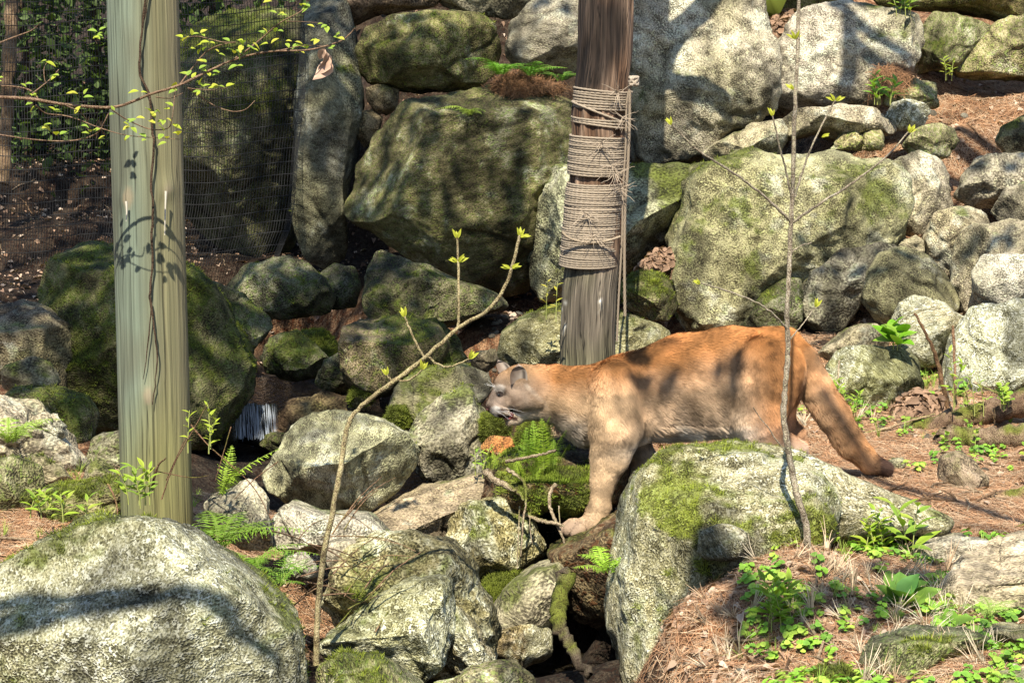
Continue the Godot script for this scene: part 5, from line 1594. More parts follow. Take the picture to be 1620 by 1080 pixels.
func build_near() -> void:
	var g := {"group": NEAR}
	rock("boulder", "huge lichen-crusted boulder filling the lower left corner", "crust", [-60, 930, 20, 888, 80, 854, 150, 826, 240, 820, 290, 838, 330, 868, 380, 904, 430, 944, 467, 976, 482, 1022, 484, 1130, -60, 1130], 6.1, {"group": NEAR, "fine": true, "t": 0.5, "p": 3.0, "lichen": 0.55, "moss": 0.24, "tint": Color(0.50, 0.49, 0.41), "faces": [[-0.15, 0.72, 0.7, 0.78], [0.62, 0.1, 0.78, 0.82], [-0.2, -0.2, 1.0, 0.88]]})
	rock("stone", "flat stone with a yellow moss top and black shaded left end, by the post foot", "green", [50, 800, 66, 768, 108, 757, 180, 757, 203, 776, 196, 812, 150, 828, 90, 824], 7.55, {"group": NEAR, "moss": 0.45, "tufts": 0.15, "p": 3.2, "faces": [[0, 0.95, 0.35, 0.6], [0, -0.1, 1, 0.8]]})
	rock("stone", "grassy ledge stone at the left edge, level with the post foot", "green", [-40, 740, 20, 726, 58, 742, 66, 772, 40, 812, -40, 824], 7.7, {"group": NEAR, "moss": 0.4, "tufts": 0.1})
	rock("stone", "pale slanting stone with moss on its right slope above the ledge stone", "pale", [28, 730, 45, 718, 70, 722, 100, 744, 118, 764, 80, 770, 50, 752], 7.9, {"group": NEAR, "moss": 0.35})
	rock("boulder", "pale upright boulder with ferns on its left side, right of the post foot", "pale", [328, 800, 345, 780, 372, 764, 404, 758, 421, 784, 428, 834, 424, 872, 380, 862, 342, 832], 7.3, g)
	rock("slab", "flat pale slab below the bright angular boulder", "white", [420, 838, 455, 794, 520, 814, 582, 814, 614, 842, 616, 872, 520, 884, 440, 868], 7.5, {"group": NEAR, "tint": Color(0.48, 0.43, 0.37), "t": 0.3})
	rock("stone", "little tan stone half under twigs, left of the big centre boulder", "pale", [510, 882, 525, 862, 555, 858, 578, 872, 572, 896, 530, 902], 7.1, g)
	rock("stone", "small white stone among dead twigs by the bent sapling", "white", [440, 905, 455, 880, 480, 876, 498, 892, 492, 912, 460, 918], 6.9, g)
	rock("boulder", "big centre boulder with an undercut hollow and mossy right flank", "crust", [508, 950, 545, 872, 610, 850, 645, 852, 700, 872, 738, 906, 764, 952, 786, 1004, 790, 1050, 740, 1070, 650, 1060, 560, 1010], 7.1, {"group": NEAR, "rough": 1.5, "moss": 0.34, "tint": Color(0.44, 0.41, 0.26), "t": 0.4, "tufts": 0.05, "stain": 0.62})
	rock("boulder", "cracked pale nose of rock leaning on the front of the centre boulder", "crust", [512, 1006, 560, 976, 606, 948, 648, 924, 700, 928, 716, 958, 722, 1004, 704, 1046, 665, 1072, 590, 1044, 528, 1030], 6.75, {"group": NEAR, "tint": Color(0.47, 0.45, 0.31), "p": 3.4, "t": 0.26, "faces": [[-0.2, 0.85, 0.5, 0.6], [-0.1, -0.55, 0.8, 0.7], [0.85, 0.1, 0.5, 0.8]], "rough": 1.3})
	rock("stone", "rough angular stone at the right foot of the centre boulder", "crust", [700, 964, 722, 958, 770, 1000, 804, 1040, 794, 1064, 720, 1070, 690, 1048], 6.85, {"group": NEAR, "tint": Color(0.42, 0.36, 0.25), "rough": 1.6})
	rock("boulder", "slanted mossy-edged boulder at the bottom edge right of the sapling foot", "green", [496, 1060, 540, 1030, 592, 1046, 662, 1080, 700, 1130, 490, 1130], 6.3, {"group": NEAR, "lichen": 0.6, "tufts": 0.05})
	rock("stone", "low rounded stone cut by the bottom edge in the middle", "green", [684, 1082, 750, 1058, 812, 1055, 838, 1076, 846, 1130, 684, 1130], 6.5, {"group": NEAR, "lichen": 0.6})
	rock("boulder", "great pale boulder in front of the cougar with moss on its lower right", "crust", [976, 950, 983, 860, 990, 800, 1002, 758, 1042, 720, 1110, 704, 1190, 705, 1270, 724, 1320, 790, 1290, 880, 1220, 980, 1190, 1060, 1180, 1140, 1000, 1140, 976, 1040], 7.6, {"group": NEAR, "fine": true, "t": 0.62, "p": 2.9, "moss": 0.40, "mdir": Vector2(0.7, -0.55), "tufts": 0.12, "lichen": 0.66, "tint": Color(0.58, 0.57, 0.46), "green": Color(0.16, 0.19, 0.02), "faces": [[-0.2, 0.8, 0.6, 0.78], [-0.75, 0.0, 0.7, 0.84], [0.2, -0.1, 1.0, 0.86]]})
	rock("slab", "long pale slab tapering right from the great boulder to the needle path", "white", [1170, 712, 1260, 716, 1330, 748, 1420, 784, 1500, 816, 1490, 838, 1420, 846, 1340, 852, 1250, 850, 1160, 800], 7.62, {"group": NEAR, "t": 0.34, "tint": Color(0.56, 0.54, 0.43), "moss": 0.12, "mat": "lichen", "faces": [[0.25, 0.9, 0.4, 0.62]]})
	rock("stone", "small crusty knob at the upper edge of the leaf litter on the great boulder", "crust", [1110, 872, 1122, 846, 1150, 838, 1178, 850, 1176, 872, 1140, 880], 7.02, {"group": NEAR, "rough": 1.6})
	rock("boulder", "tan boulder with a coarse dark front at the right edge", "brown", [1478, 965, 1500, 915, 1535, 880, 1580, 854, 1690, 836, 1690, 985, 1600, 1000, 1520, 990], 6.75, {"group": NEAR, "tint": Color(0.42, 0.35, 0.26), "rough": 1.2, "faces": [[-0.2, 0.92, 0.4, 0.55], [-0.2, -0.1, 1, 0.8]]})
	rock("slab", "flat pale slab set in the needles left of the tan boulder", "white", [1436, 888, 1456, 860, 1520, 852, 1580, 862, 1570, 884, 1490, 900, 1450, 906], 7.25, {"group": NEAR, "tint": Color(0.50, 0.46, 0.38), "t": 0.2})
	rock("stone", "brown-purple wedge stone on the needle path", "brown", [1490, 772, 1494, 724, 1512, 719, 1542, 728, 1568, 760, 1560, 778, 1520, 780], 8.35, {"group": NEAR, "tint": Color(0.36, 0.26, 0.21), "moss": 0.0, "lichen": 0.05, "t": 0.12})
	rock("slab", "greenish flat stone among seedlings at the lower right", "green", [1368, 1046, 1395, 1016, 1450, 1005, 1530, 1000, 1566, 1010, 1510, 1034, 1420, 1060], 6.25, {"group": NEAR, "tint": Color(0.42, 0.42, 0.30), "t": 0.18})
	rock("stone", "moss-covered stone at the bottom edge below the grass stalks", "mossy", [1276, 1090, 1294, 1054, 1338, 1050, 1362, 1078, 1356, 1120, 1280, 1120], 6.1, {"group": NEAR, "moss": 0.75, "tufts": 0.3})
	rock("slab", "pale flat stone in the bottom right corner", "pale", [1540, 1084, 1570, 1058, 1680, 1052, 1680, 1120, 1545, 1110], 6.0, {"group": NEAR, "t": 0.18})
	rock("slab", "dark flat stone in shade at the lower right edge", "grey", [1555, 1010, 1580, 992, 1680, 988, 1680, 1020, 1600, 1024], 6.4, {"group": NEAR, "t": 0.18})
	rock("stone", "low grey stone by the tail tip", "grey", [1396, 745, 1402, 728, 1425, 722, 1432, 740, 1424, 752], 8.75, {"group": NEAR, "t": 0.1})

func wood(called: String, label: String, cat: String, px: Array, d0: float, d1: float, r0: float, r1: float, col: Color, mossy := 0.0, parent: Node3D = null) -> void:
	var pts := curve(line(px, d0, d1), 8)
	var o := pts[0]
	pts = shifted(pts, o if parent == null else parent.position)
	for k in pts.size(): pts[k] += Vector3(nb.get_noise_1d(k * 7.0 + r0 * 9e3), nb.get_noise_1d(k * 7.0 + 500.0 + r0 * 9e3), nb.get_noise_1d(k * 5.0 + 900.0)) * r0 * 0.5
	var b := Buf.new()
	tube(b, pts, taper(pts.size(), r0, r1), col, 14 if r0 > 0.03 else 8, 0.35)
	for k in b.v.size():
		var q := b.v[k]
		var w := na.get_noise_3dv(q * 14.0)
		var c := col * (1.0 + 0.6 * w)
		c = c.lerp(Color(0.13, 0.16, 0.025), clampf((w * 1.4 + b.n[k].y * 0.4 + mossy - 0.4) * 3.0, 0, 0.95))
		b.c[k] = enc(c)
	if parent != null:
		part(called, commit(b), M.bark, parent)
		return
	tag(top(called, commit(b), M.bark, o), label, cat)

func build_heaps() -> void:
	rock("leaf_heap", "heap of dead leaves wedged left of the whitish boulder's top", "brown", [1205, 150, 1212, 60, 1225, 20, 1255, 15, 1262, 50, 1232, 95, 1224, 150], 12.75, {"mat": "soil", "cover": "dead", "tufts": 0.35, "moss": 0.0, "crack": 0.0})
	rock("needle_heap", "mat of brown needles hanging over the huge dark boulder below the fern", "brown", [750, 182, 768, 142, 800, 128, 880, 134, 905, 146, 860, 150, 800, 146, 775, 165, 762, 195], 11.75, {"mat": "soil", "cover": "needle", "tufts": 0.3, "moss": 0.0, "crack": 0.0, "t": 0.12})
	rock("needle_heap", "cushion of rusty needles in front of the whitish boulder's right end", "brown", [1378, 150, 1390, 118, 1418, 102, 1440, 112, 1436, 140, 1410, 152], 12.15, {"mat": "soil", "cover": "needle", "tufts": 0.3, "moss": 0.0, "crack": 0.0})
	rock("leaf_heap", "heap of dead fern leaves at the foot of the dark hollow at the right", "brown", [1400, 690, 1420, 640, 1450, 620, 1478, 630, 1496, 660, 1490, 690], 9.45, {"mat": "soil", "cover": "dead", "tufts": 0.5, "moss": 0.0, "crack": 0.0})
	rock("leaf_heap", "dead leaves on the soil between the wide pale boulder and the square block", "brown", [1010, 430, 1040, 405, 1066, 400, 1072, 440, 1050, 448, 1020, 446], 11.1, {"mat": "soil", "cover": "dead", "tufts": 0.35, "moss": 0.0, "crack": 0.0})

func build_wood() -> void:
	wood("fallen_log", "upper of two fallen grey logs at the right, thickening to the edge", "log", [1420, 676, 1480, 672, 1540, 656, 1600, 642, 1690, 622], 9.3, 9.2, 0.034, 0.066, Color(0.21, 0.15, 0.11))
	wood("fallen_log", "lower of two fallen grey logs at the right, with a broken left end", "log", [1488, 688, 1520, 692, 1570, 692, 1630, 688, 1700, 682], 8.95, 8.9, 0.044, 0.05, Color(0.27, 0.21, 0.155))
	wood("log_piece", "short broken log piece at the right edge of the needle path", "log", [1566, 792, 1600, 788, 1640, 780, 1700, 772], 8.1, 8.1, 0.030, 0.036, Color(0.30, 0.21, 0.14))
	wood("dead_log", "mossy rotten log sloping down into the water at bottom centre", "log", [896, 905, 886, 950, 884, 985, 905, 1030, 934, 1068], 7.55, 7.25, 0.036, 0.016, Color(0.12, 0.10, 0.08), 0.3)
	wood("dead_branch", "leaning dead stick in front of the white boulder at the right", "stick", [1500, 650, 1488, 590, 1472, 540, 1448, 496], 9.5, 9.45, 0.014, 0.006, Color(0.24, 0.15, 0.09))
	wood("dead_stalk", "straight pale dead stalk right of the leaning dead stick", "stick", [1513, 640, 1511, 580, 1508, 515], 9.4, 9.4, 0.008, 0.006, Color(0.34, 0.22, 0.15))
	wood("dead_stalk", "short pale dead stalk in front of the round lichen-spotted boulder", "stick", [1325, 650, 1326, 610, 1328, 570], 9.45, 9.45, 0.006, 0.004, Color(0.55, 0.48, 0.38))
	wood("dead_branch", "grey twig arching over the upper fallen log", "stick", [1540, 604, 1570, 618, 1610, 630, 1650, 632], 9.3, 9.2, 0.006, 0.004, Color(0.5, 0.42, 0.33))
	wood("dead_branch", "pale stick lying across the leaf heap left of the fallen logs", "stick", [1345, 690, 1400, 678, 1440, 666, 1480, 655], 9.1, 9.3, 0.007, 0.004, Color(0.48, 0.38, 0.27))
	wood("dead_branch", "brown stick lying on the needles at the left edge", "stick", [-10, 915, 20, 893, 42, 872], 6.55, 6.75, 0.009, 0.007, Color(0.26, 0.18, 0.12))
	wood("dead_branch", "short stick on the needle path below the wedge stone", "stick", [1580, 842, 1605, 835, 1640, 824], 7.6, 7.6, 0.008, 0.006, Color(0.33, 0.22, 0.15))
	wood("background_trunk", "thin pale tree trunk behind the mesh at the left edge", "trunk", [4, 290, 8, 200, 14, 100, 18, 0, 22, -80], 12.6, 12.6, 0.045, 0.036, Color(0.30, 0.22, 0.15))
	var t := thing("roots", "bare grey roots hanging over the dark hollow in the mossy bank", "roots", at(800, 760, 8.1))
	for r in [[[765, 742, 780, 758, 800, 768, 818, 776, 828, 790], 0.022, 0.008], [[802, 742, 818, 752, 830, 764, 832, 790, 827, 830, 824, 880], 0.011, 0.004], [[832, 812, 850, 822, 870, 826, 892, 832], 0.013, 0.007],
			[[880, 765, 871, 778, 870, 800, 879, 825, 890, 850, 894, 862], 0.012, 0.004], [[800, 730, 830, 724, 860, 718, 880, 712], 0.010, 0.006], [[822, 800, 820, 850, 818, 900], 0.004, 0.002], [[884, 800, 886, 830, 889, 850], 0.004, 0.002], [[840, 805, 838, 830, 842, 860], 0.003, 0.0015]]:
		wood("root", "", "", r[0], 8.1, 8.02, r[1] * 0.75, r[2] * 0.8, Color(0.42, 0.36, 0.28), 0.1, t)
	rng.seed = 55
	var tw := thing("dead_twigs", "tangle of thin dead twigs around the bent sapling's foot", "twigs", at(520, 920, 6.6), "")
	for k in 30:
		var x := rng.randf_range(430, 600)
		var y := rng.randf_range(800, 1000)
		var a := rng.randf_range(-0.9, 0.9)
		var L := rng.randf_range(50, 140)
		wood("twig", "", "", [x, y, x + cos(a) * L * 0.5, y + sin(a) * L * 0.5 - 8, x + cos(a) * L, y + sin(a) * L], rng.randf_range(6.5, 6.8), rng.randf_range(6.5, 6.9), rng.randf_range(0.0018, 0.0035), 0.001, Color(0.30, 0.20, 0.14), 0.0, tw)
	var pt := thing("dead_twigs", "leafless brown shoots in front of the post foot", "twigs", at(270, 770, 7.0))
	for r in [[[255, 790, 275, 735, 305, 680, 328, 638], 0.0025, 0.001], [[262, 760, 290, 700, 300, 690], 0.002, 0.001], [[240, 775, 248, 740, 262, 725], 0.005, 0.002], [[300, 670, 330, 705, 400, 770, 440, 850], 0.003, 0.001], [[365, 675, 352, 720, 340, 760], 0.002, 0.001], [[170, 765, 182, 790, 186, 815], 0.004, 0.002], [[245, 745, 300, 755, 330, 752], 0.002, 0.001], [[440, 730, 400, 760, 370, 790], 0.002, 0.001]]:
		wood("twig", "", "", r[0], 7.0, 6.95, r[1], r[2], Color(0.22, 0.13, 0.09), 0.0, pt)

func build_water() -> void:
	for w in [["stream", "dark pool and brook", [[290, 600, -0.24], [420, 596, -0.24], [560, 600, -0.24], [600, 640, -0.24], [520, 668, -0.24], [300, 672, -0.24]]], ["stream", "", [[300, 690, -0.38], [480, 694, -0.38], [640, 690, -0.38], [900, 690, -0.38], [900, 760, -0.38], [760, 800, -0.38], [500, 780, -0.38], [300, 760, -0.38]]], ["stream", "", [[700, 900, -0.62], [1040, 900, -0.62], [1040, 1120, -0.62], [680, 1120, -0.62]]]]:
		var pts := PackedVector3Array()
		var mid := Vector3.ZERO
		for q in w[2]:
			var p := lvl(q[0], q[1], q[2])
			pts.append(p)
			mid += p
		mid /= pts.size()
		var b := Buf.new()
		b.v.append(Vector3.ZERO); b.n.append(Vector3.UP)
		for p in pts:
			b.v.append(p - mid); b.n.append(Vector3.UP)
		for k in pts.size():
			var i := 1 + k
			var j := 1 + (k + 1) % pts.size()
			if (b.v[i]).cross(b.v[j]).y > 0: b.i.append_array([0, j, i])
			else: b.i.append_array([0, i, j])
		var o := top("stream", commit(b), M.water, mid)
		o.set_meta("kind", "structure")
	var t := thing("waterfall", "little white cascade dropping over the wet ledge left of the bright boulder", "waterfall", at(402, 695, 10.0))
	rng.seed = 61
	var b := Buf.new()
	var nx := 120
	var ny := 14
	var f0 := b.v.size()
	for iy in ny + 1:
		for ix in nx + 1:
			var u := float(ix) / nx
			var q := float(iy) / ny
			var x := 364.0 + 74.0 * u + 4.0 * q
			var fold := 0.022 * nb.get_noise_2d(u * 60.0, q * 3.0) + 0.008 * nb.get_noise_2d(u * 200.0, q * 8.0)
			b.v.append(at(x, lerpf(639 + 5.0 * nb.get_noise_1d(u * 40.0), 694 + 9.0 * nb.get_noise_1d(u * 90.0 + 50.0), q), 10.17 - 0.12 * sqrt(q) + fold) - t.position)
			b.n.append(Vector3.BACK)
			var streak := clampf(0.26 + 1.7 * nb.get_noise_2d(u * 150.0, q * 2.5 + 4.0) + 0.8 * nb.get_noise_2d(u * 420.0, q * 6.0), 0.02, 0.95)
			b.c.append(Color(1, 1, 1, streak * clampf(minf(u, 1.0 - u) * 7.0, 0, 1) * (0.55 + 0.45 * q)))
			b.u.append(Vector2.ZERO)
	for iy in ny:
		for ix in nx:
			var k := f0 + iy * (nx + 1) + ix
			b.i.append_array([k, k + 1, k + nx + 1, k + 1, k + nx + 2, k + nx + 1])
	part("falling_water", commit(b), M.fall, t).set_meta("kind", "stuff")
	var f := Buf.new()
	for k in 26:
		var sp := ball(rng.randf_range(0.006, 0.016), Color(1, 1, 1, 0.5), Vector3(1.3, 0.6, 1))
		var so := part("splash", sp, M.fall, t)
		so.position = lvl(rng.randf_range(366, 440), rng.randf_range(690, 704), -0.37) - t.position
		so.set_meta("kind", "stuff")
	for k in 60:
		var p := lvl(rng.randf_range(360, 470), rng.randf_range(690, 712), -0.375) - t.position
		var ln := Vector3(rng.randf_range(0.01, 0.05), 0, rng.randf_range(-0.01, 0.01))
		tube(f, PackedVector3Array([p - ln, p, p + ln]), PackedFloat32Array([0.001, rng.randf_range(0.003, 0.006), 0.001]), Color(1, 1, 1), 5)
	part("foam", commit(f), M.fall, t).set_meta("kind", "stuff")

func build_plants() -> void:
	fern("bright fern growing on the ledge above the huge dark boulder", 792, 118, 11.55, 9, 0.24, 1, Vector3(0, 0, 0.5), Color(0.16, 0.38, 0.03))
	fern("second fern half in shade left of the log top", 840, 120, 11.6, 8, 0.22, 2, Vector3(0.2, 0, 0.5), Color(0.13, 0.32, 0.03))
	fern("dark little fern close beside the log top", 885, 128, 11.6, 6, 0.16, 3, Vector3(0, 0, 0.5), Color(0.10, 0.24, 0.03))
	fern("yellowish fern hanging over the edge of the huge dark boulder", 745, 182, 11.4, 8, 0.20, 4, Vector3(-0.3, -0.2, 0.6), Color(0.26, 0.34, 0.05))
	fern("tall fern arching between the lower left boulder and the post foot", 342, 868, 6.75, 9, 0.30, 5, Vector3(0.1, 0, 0.2), Color(0.16, 0.27, 0.03))
	fern("spreading fern on the right shoulder of the lower left boulder", 392, 905, 6.6, 9, 0.20, 6, Vector3(0.2, 0, 0.2), Color(0.15, 0.27, 0.03))
	fern("low fern patch left of the bent sapling", 440, 925, 6.6, 8, 0.17, 7, Vector3.ZERO, Color(0.16, 0.30, 0.04))
	fern("single upright fern frond right of the post", 352, 782, 7.0, 3, 0.26, 8, Vector3(0.5, 0, 0), Color(0.27, 0.40, 0.04), 0.5)
	fern("pale green fern at the left edge on the broken ledge", 18, 700, 8.0, 9, 0.24, 9, Vector3(0.2, 0, 0.3), Color(0.24, 0.36, 0.05))
	fern("small bright fern on the bank left of the great pale boulder", 962, 905, 7.55, 9, 0.20, 10, Vector3(0.2, 0, 0.2), Color(0.30, 0.50, 0.05))
	fern("small light fern in front of the tan boulder at the right", 1565, 975, 6.3, 7, 0.14, 11, Vector3(0, 0, 0.3), Color(0.32, 0.44, 0.10))
	for k in 9: fern(["feathery fern under the cougar's throat, tallest of the clump", "feathery fern at the left of the clump under the throat", "feathery fern nearest the stepping foreleg", "feathery fern low in front of the throat clump", "feathery fern at the back of the throat clump", "feathery fern sprig beside the root crown", "feathery fern sprig over the bare roots", "feathery fern at the clump's right, touching the chest", "feathery fern sprig on the bank's left shoulder"][k], [858, 832, 874, 850, 842, 808, 826, 868, 780][k], [742, 732, 756, 758, 726, 752, 762, 735, 742][k], 8.2 + 0.04 * (k % 3), 4, [0.19, 0.16, 0.15, 0.13, 0.17, 0.11, 0.12, 0.16, 0.10][k], 30 + k, Vector3(0, 0.2, 0.2), [Color(0.30, 0.44, 0.04), Color(0.24, 0.40, 0.04), Color(0.34, 0.46, 0.06)][k % 3], 0.45)
	herb("leafy shoots at the foot of the post on its left side", 222, 790, 0.14, 5, 7, "lance", 0.065, 40, 6.95, Color(0.28, 0.42, 0.04))
	herb("light green shoots on the needles left of the post", 60, 806, 0.10, 5, 6, "lance", 0.05, 41, 7.2, Color(0.27, 0.42, 0.05))
	herb("small shoot beside the flat moss-topped stone", 118, 816, 0.10, 3, 6, "lance", 0.06, 42, 7.1, Color(0.30, 0.42, 0.05))
	herb("yellow-green sprig in front of the post's right edge", 310, 705, 0.16, 3, 7, "lance", 0.045, 43, 7.0, Color(0.40, 0.46, 0.06))
	herb("yellow-green plant beside the grey sapling on the great boulder", 1240, 822, 0.26, 4, 10, "lance", 0.075, 44, 0.0, Color(0.38, 0.44, 0.05))
	herb("thin sprig left of the yellow-green plant on the great boulder", 1205, 832, 0.15, 3, 6, "lance", 0.06, 45, 0.0, Color(0.30, 0.40, 0.05))
	herb("bushy bright plant in the leaf litter below the grey sapling, left", 1232, 985, 0.17, 7, 10, "lance", 0.075, 46, 0.0, Color(0.22, 0.42, 0.03))
	herb("dense leafy clump right of the grey sapling's foot", 1365, 872, 0.15, 8, 9, "lance", 0.065, 47, 0.0, Color(0.25, 0.42, 0.03), "leafy plants on the ground", 0.14)
	herb("second leafy clump touching the tapering slab", 1400, 850, 0.14, 6, 9, "lance", 0.065, 48, 0.0, Color(0.28, 0.42, 0.04), "leafy plants on the ground", 0.1)
	herb("tall single shoot with blade leaves before the needle path", 1436, 885, 0.26, 2, 7, "lance", 0.11, 49, 0.0, Color(0.26, 0.42, 0.05), "leafy plants on the ground", 0.02)
	herb("broad dark dock leaves in the shade at the lower right", 1432, 960, 0.07, 3, 3, "oval", 0.15, 50, 0.0, Color(0.06, 0.17, 0.04))
	herb("second dark dock with flat leaves lying near the seedlings", 1500, 1015, 0.05, 3, 3, "oval", 0.13, 51, 0.0, Color(0.06, 0.16, 0.03))
	herb("shiny broad-leaved plant beside the bright lichen-white boulder", 1412, 545, 0.10, 4, 4, "oval", 0.13, 52, 9.65, Color(0.14, 0.36, 0.03))
	herb("slim plant with leaf rosette before the black and white boulder", 1512, 640, 0.30, 2, 8, "lance", 0.07, 53, 9.2, Color(0.26, 0.40, 0.05))
	herb("upright hairy green stems beside the upper fallen log", 1538, 650, 0.22, 4, 6, "lance", 0.03, 54, 9.2, Color(0.26, 0.36, 0.06))
	herb("young plant in front of the round lichen-spotted boulder", 1328, 645, 0.17, 3, 7, "lance", 0.055, 55, 9.2, Color(0.26, 0.42, 0.05))
	herb("second young plant right of the short pale stalk", 1352, 655, 0.12, 3, 7, "lance", 0.05, 56, 9.15, Color(0.28, 0.44, 0.05))
	herb("green plant at the left foot of the olive stone on the slope", 1395, 160, 0.18, 6, 6, "lance", 0.09, 57, 11.8, Color(0.14, 0.36, 0.04))
	herb("grassy tuft on top of the whitish boulder at the top right", 1430, 20, 0.14, 6, 5, "lance", 0.1, 58, 12.3, Color(0.22, 0.36, 0.04))
	herb("small yellow-green shrub sprig on the upper slope", 1498, 122, 0.14, 3, 6, "lance", 0.06, 59, 12.3, Color(0.34, 0.42, 0.06))
	herb("orange-leaved sprout left of the log base", 880, 500, 0.20, 2, 6, "lance", 0.05, 60, 10.0, Color(0.50, 0.36, 0.05))
	herb("sprout cluster at the bank's left end", 762, 745, 0.14, 4, 6, "lance", 0.04, 61, 8.5, Color(0.26, 0.44, 0.05))
	herb("leafy seedling on the upper fallen log", 1600, 640, 0.12, 4, 7, "round", 0.035, 62, 9.1, Color(0.26, 0.44, 0.05))
	herb("leafy seedlings in front of the lower fallen log", 1575, 706, 0.08, 6, 5, "round", 0.035, 63, 8.8, Color(0.24, 0.42, 0.05), "leafy plants on the ground", 0.25)
	for k in 3:
		rng.seed = 700 + k
		var sh := thing("evergreen_shrub", ["dark evergreen bush behind the mesh at the left edge", "dark evergreen bush behind the mesh close left of the post", "dark evergreen bush behind the mesh right of the post top"][k], "shrub", at([40, 150, 330][k], [300, 260, 140][k], [14.2, 14.4, 14.6][k]), "bushes behind the mesh")
		var xf: Array = []
		var cc: Array = []
		for j in 2600:
			var q := Vector3(rng.randfn() * 0.45, rng.randf_range(-0.2, 1.9), rng.randfn() * 0.35)
			xf.append(Transform3D(Basis.from_euler(Vector3(rng.randf() * TAU, rng.randf() * TAU, rng.randf() * TAU)).scaled(Vector3.ONE * rng.randf_range(0.05, 0.10)), q))
			cc.append(Color(0.07, 0.11, 0.03) * rng.randf_range(0.5, 1.5))
		many("foliage", leaf_mesh("oval"), M.leaf, xf, cc, sh)
		var b := Buf.new()
		tube(b, PackedVector3Array([Vector3(0, -0.4, 0), Vector3(0.05, 0.6, 0), Vector3(0, 1.6, 0)]), taper(3, 0.05, 0.02), Color(0.12, 0.09, 0.07), 7)
		part("stem", commit(b), M.bark, sh)

func build_litter() -> void:
	var browns := [Color(0.26, 0.165, 0.105), Color(0.36, 0.255, 0.175), Color(0.17, 0.10, 0.06), Color(0.46, 0.35, 0.26), Color(0.28, 0.175, 0.115)]
	var rusts := [Color(0.44, 0.235, 0.12), Color(0.52, 0.30, 0.165), Color(0.30, 0.165, 0.09), Color(0.50, 0.345, 0.215), Color(0.58, 0.43, 0.28)]
	scatter("pine_needles", needle_mesh(), M.dead, "rust-brown fallen pine needles covering path and slope", [[0.2, 3.4, -10.0, -6.6, 26000, 0.0], [0.4, 2.6, -6.9, -5.5, 5000, 0.0], [-2.6, -0.6, -8.4, -6.2, 7000, 0.0], [1.4, 4.0, -13.5, -9.8, 12000, 0.1]], Vector2(0.05, 0.10), rusts, 0.12, 201, 0.02, "pine needles")
	scatter("dead_leaves", leaf_mesh("dead"), M.dead, "curled brown dead leaves lying on soil, slope and rocks' gaps", [[0.5, 1.7, -7.4, -5.9, 2000, 0.3], [1.4, 4.2, -13.8, -9.6, 4200, 0.3], [-4.0, 1.2, -15.0, -11.0, 5200, 0.1], [-1.3, 0.0, -7.6, -6.0, 900, 0.2], [0.3, 3.3, -9.6, -7.6, 500, 0.3]], Vector2(0.018, 0.046), browns, 0.8, 202, -0.1, "dead leaves")
	var stick := Buf.new()
	tube(stick, PackedVector3Array([Vector3(0, 0.02, -0.5), Vector3(0.04, 0.05, -0.15), Vector3(-0.03, 0.05, 0.2), Vector3(0.02, 0.03, 0.5)]), PackedFloat32Array([0.020, 0.026, 0.02, 0.010]), Color(1, 1, 1), 5, 0.3)
	scatter("fallen_twigs", commit(stick), M.bark, "short broken twigs strewn over path, slope and litter", [[0.3, 3.4, -10.0, -5.6, 420, 0.0], [1.4, 4.0, -13.5, -9.8, 260, 0.0], [-3.6, 0.8, -13.5, -11.2, 160, 0.0], [-2.4, 0.0, -8.0, -5.8, 130, 0.0]], Vector2(0.06, 0.24), [Color(0.30, 0.20, 0.13), Color(0.46, 0.37, 0.28), Color(0.22, 0.14, 0.09)], 0.15, 206, 0.01, "twigs")
	scatter("small_stones", ball(1.0, Color(1, 1, 1), Vector3(1, 0.6, 0.8)), M.granite, "small loose stones half sunk in the soil", [[0.3, 3.4, -10.0, -5.8, 90, 0.0], [-1.0, 0.6, -11.6, -10.2, 160, 0.0], [1.4, 4.0, -13.0, -9.8, 60, 0.0]], Vector2(0.008, 0.03), [Color(0.36, 0.32, 0.27), Color(0.24, 0.21, 0.17), Color(0.45, 0.42, 0.36)], 0.3, 207, 0.0, "stones")
	scatter("seedlings", seedling_mesh(), M.leaf, "round-leaved green seedlings spread over the lower right ground", [[0.75, 2.6, -6.9, -5.4, 1500, 0.42], [1.2, 2.2, -7.3, -6.5, 350, 0.40], [1.5, 3.0, -9.6, -8.3, 300, 0.45], [1.3, 3.2, -10.2, -9.2, 160, 0.3]], Vector2(0.022, 0.042), [Color(0.24, 0.44, 0.05), Color(0.34, 0.48, 0.07), Color(0.18, 0.36, 0.05)], 0.15, 203, 0.0, "seedlings")
	scatter("grass", tuft_of_grass(), M.blade, "thin green grass tufts among the litter", [[0.7, 2.6, -7.2, -5.4, 260, 0.35], [-2.4, -1.2, -8.4, -7.0, 160, 0.3], [1.4, 3.0, -10.0, -8.8, 90, 0.3]], Vector2(0.04, 0.09), [Color(0.24, 0.40, 0.05), Color(0.34, 0.44, 0.09)], 0.3, 204, 0.0, "grass")
	scatter("straw", tuft_of_grass(), M.dead, "dry straw stalks on the lower right ground", [[0.6, 1.5, -7.0, -5.8, 240, 0.35], [1.5, 2.8, -7.0, -5.6, 60, 0.4], [1.3, 2.6, -9.9, -9.0, 60, 0.3], [0.15, 0.6, -8.0, -6.8, 60, 0.0]], Vector2(0.05, 0.13), [Color(0.60, 0.47, 0.32), Color(0.50, 0.36, 0.23), Color(0.68, 0.58, 0.42)], 0.9, 205, 0.0, "straw")

func shade(px: float, py: float, d: float, t: float) -> Vector3:
	return at(px, py, d) + sun * t

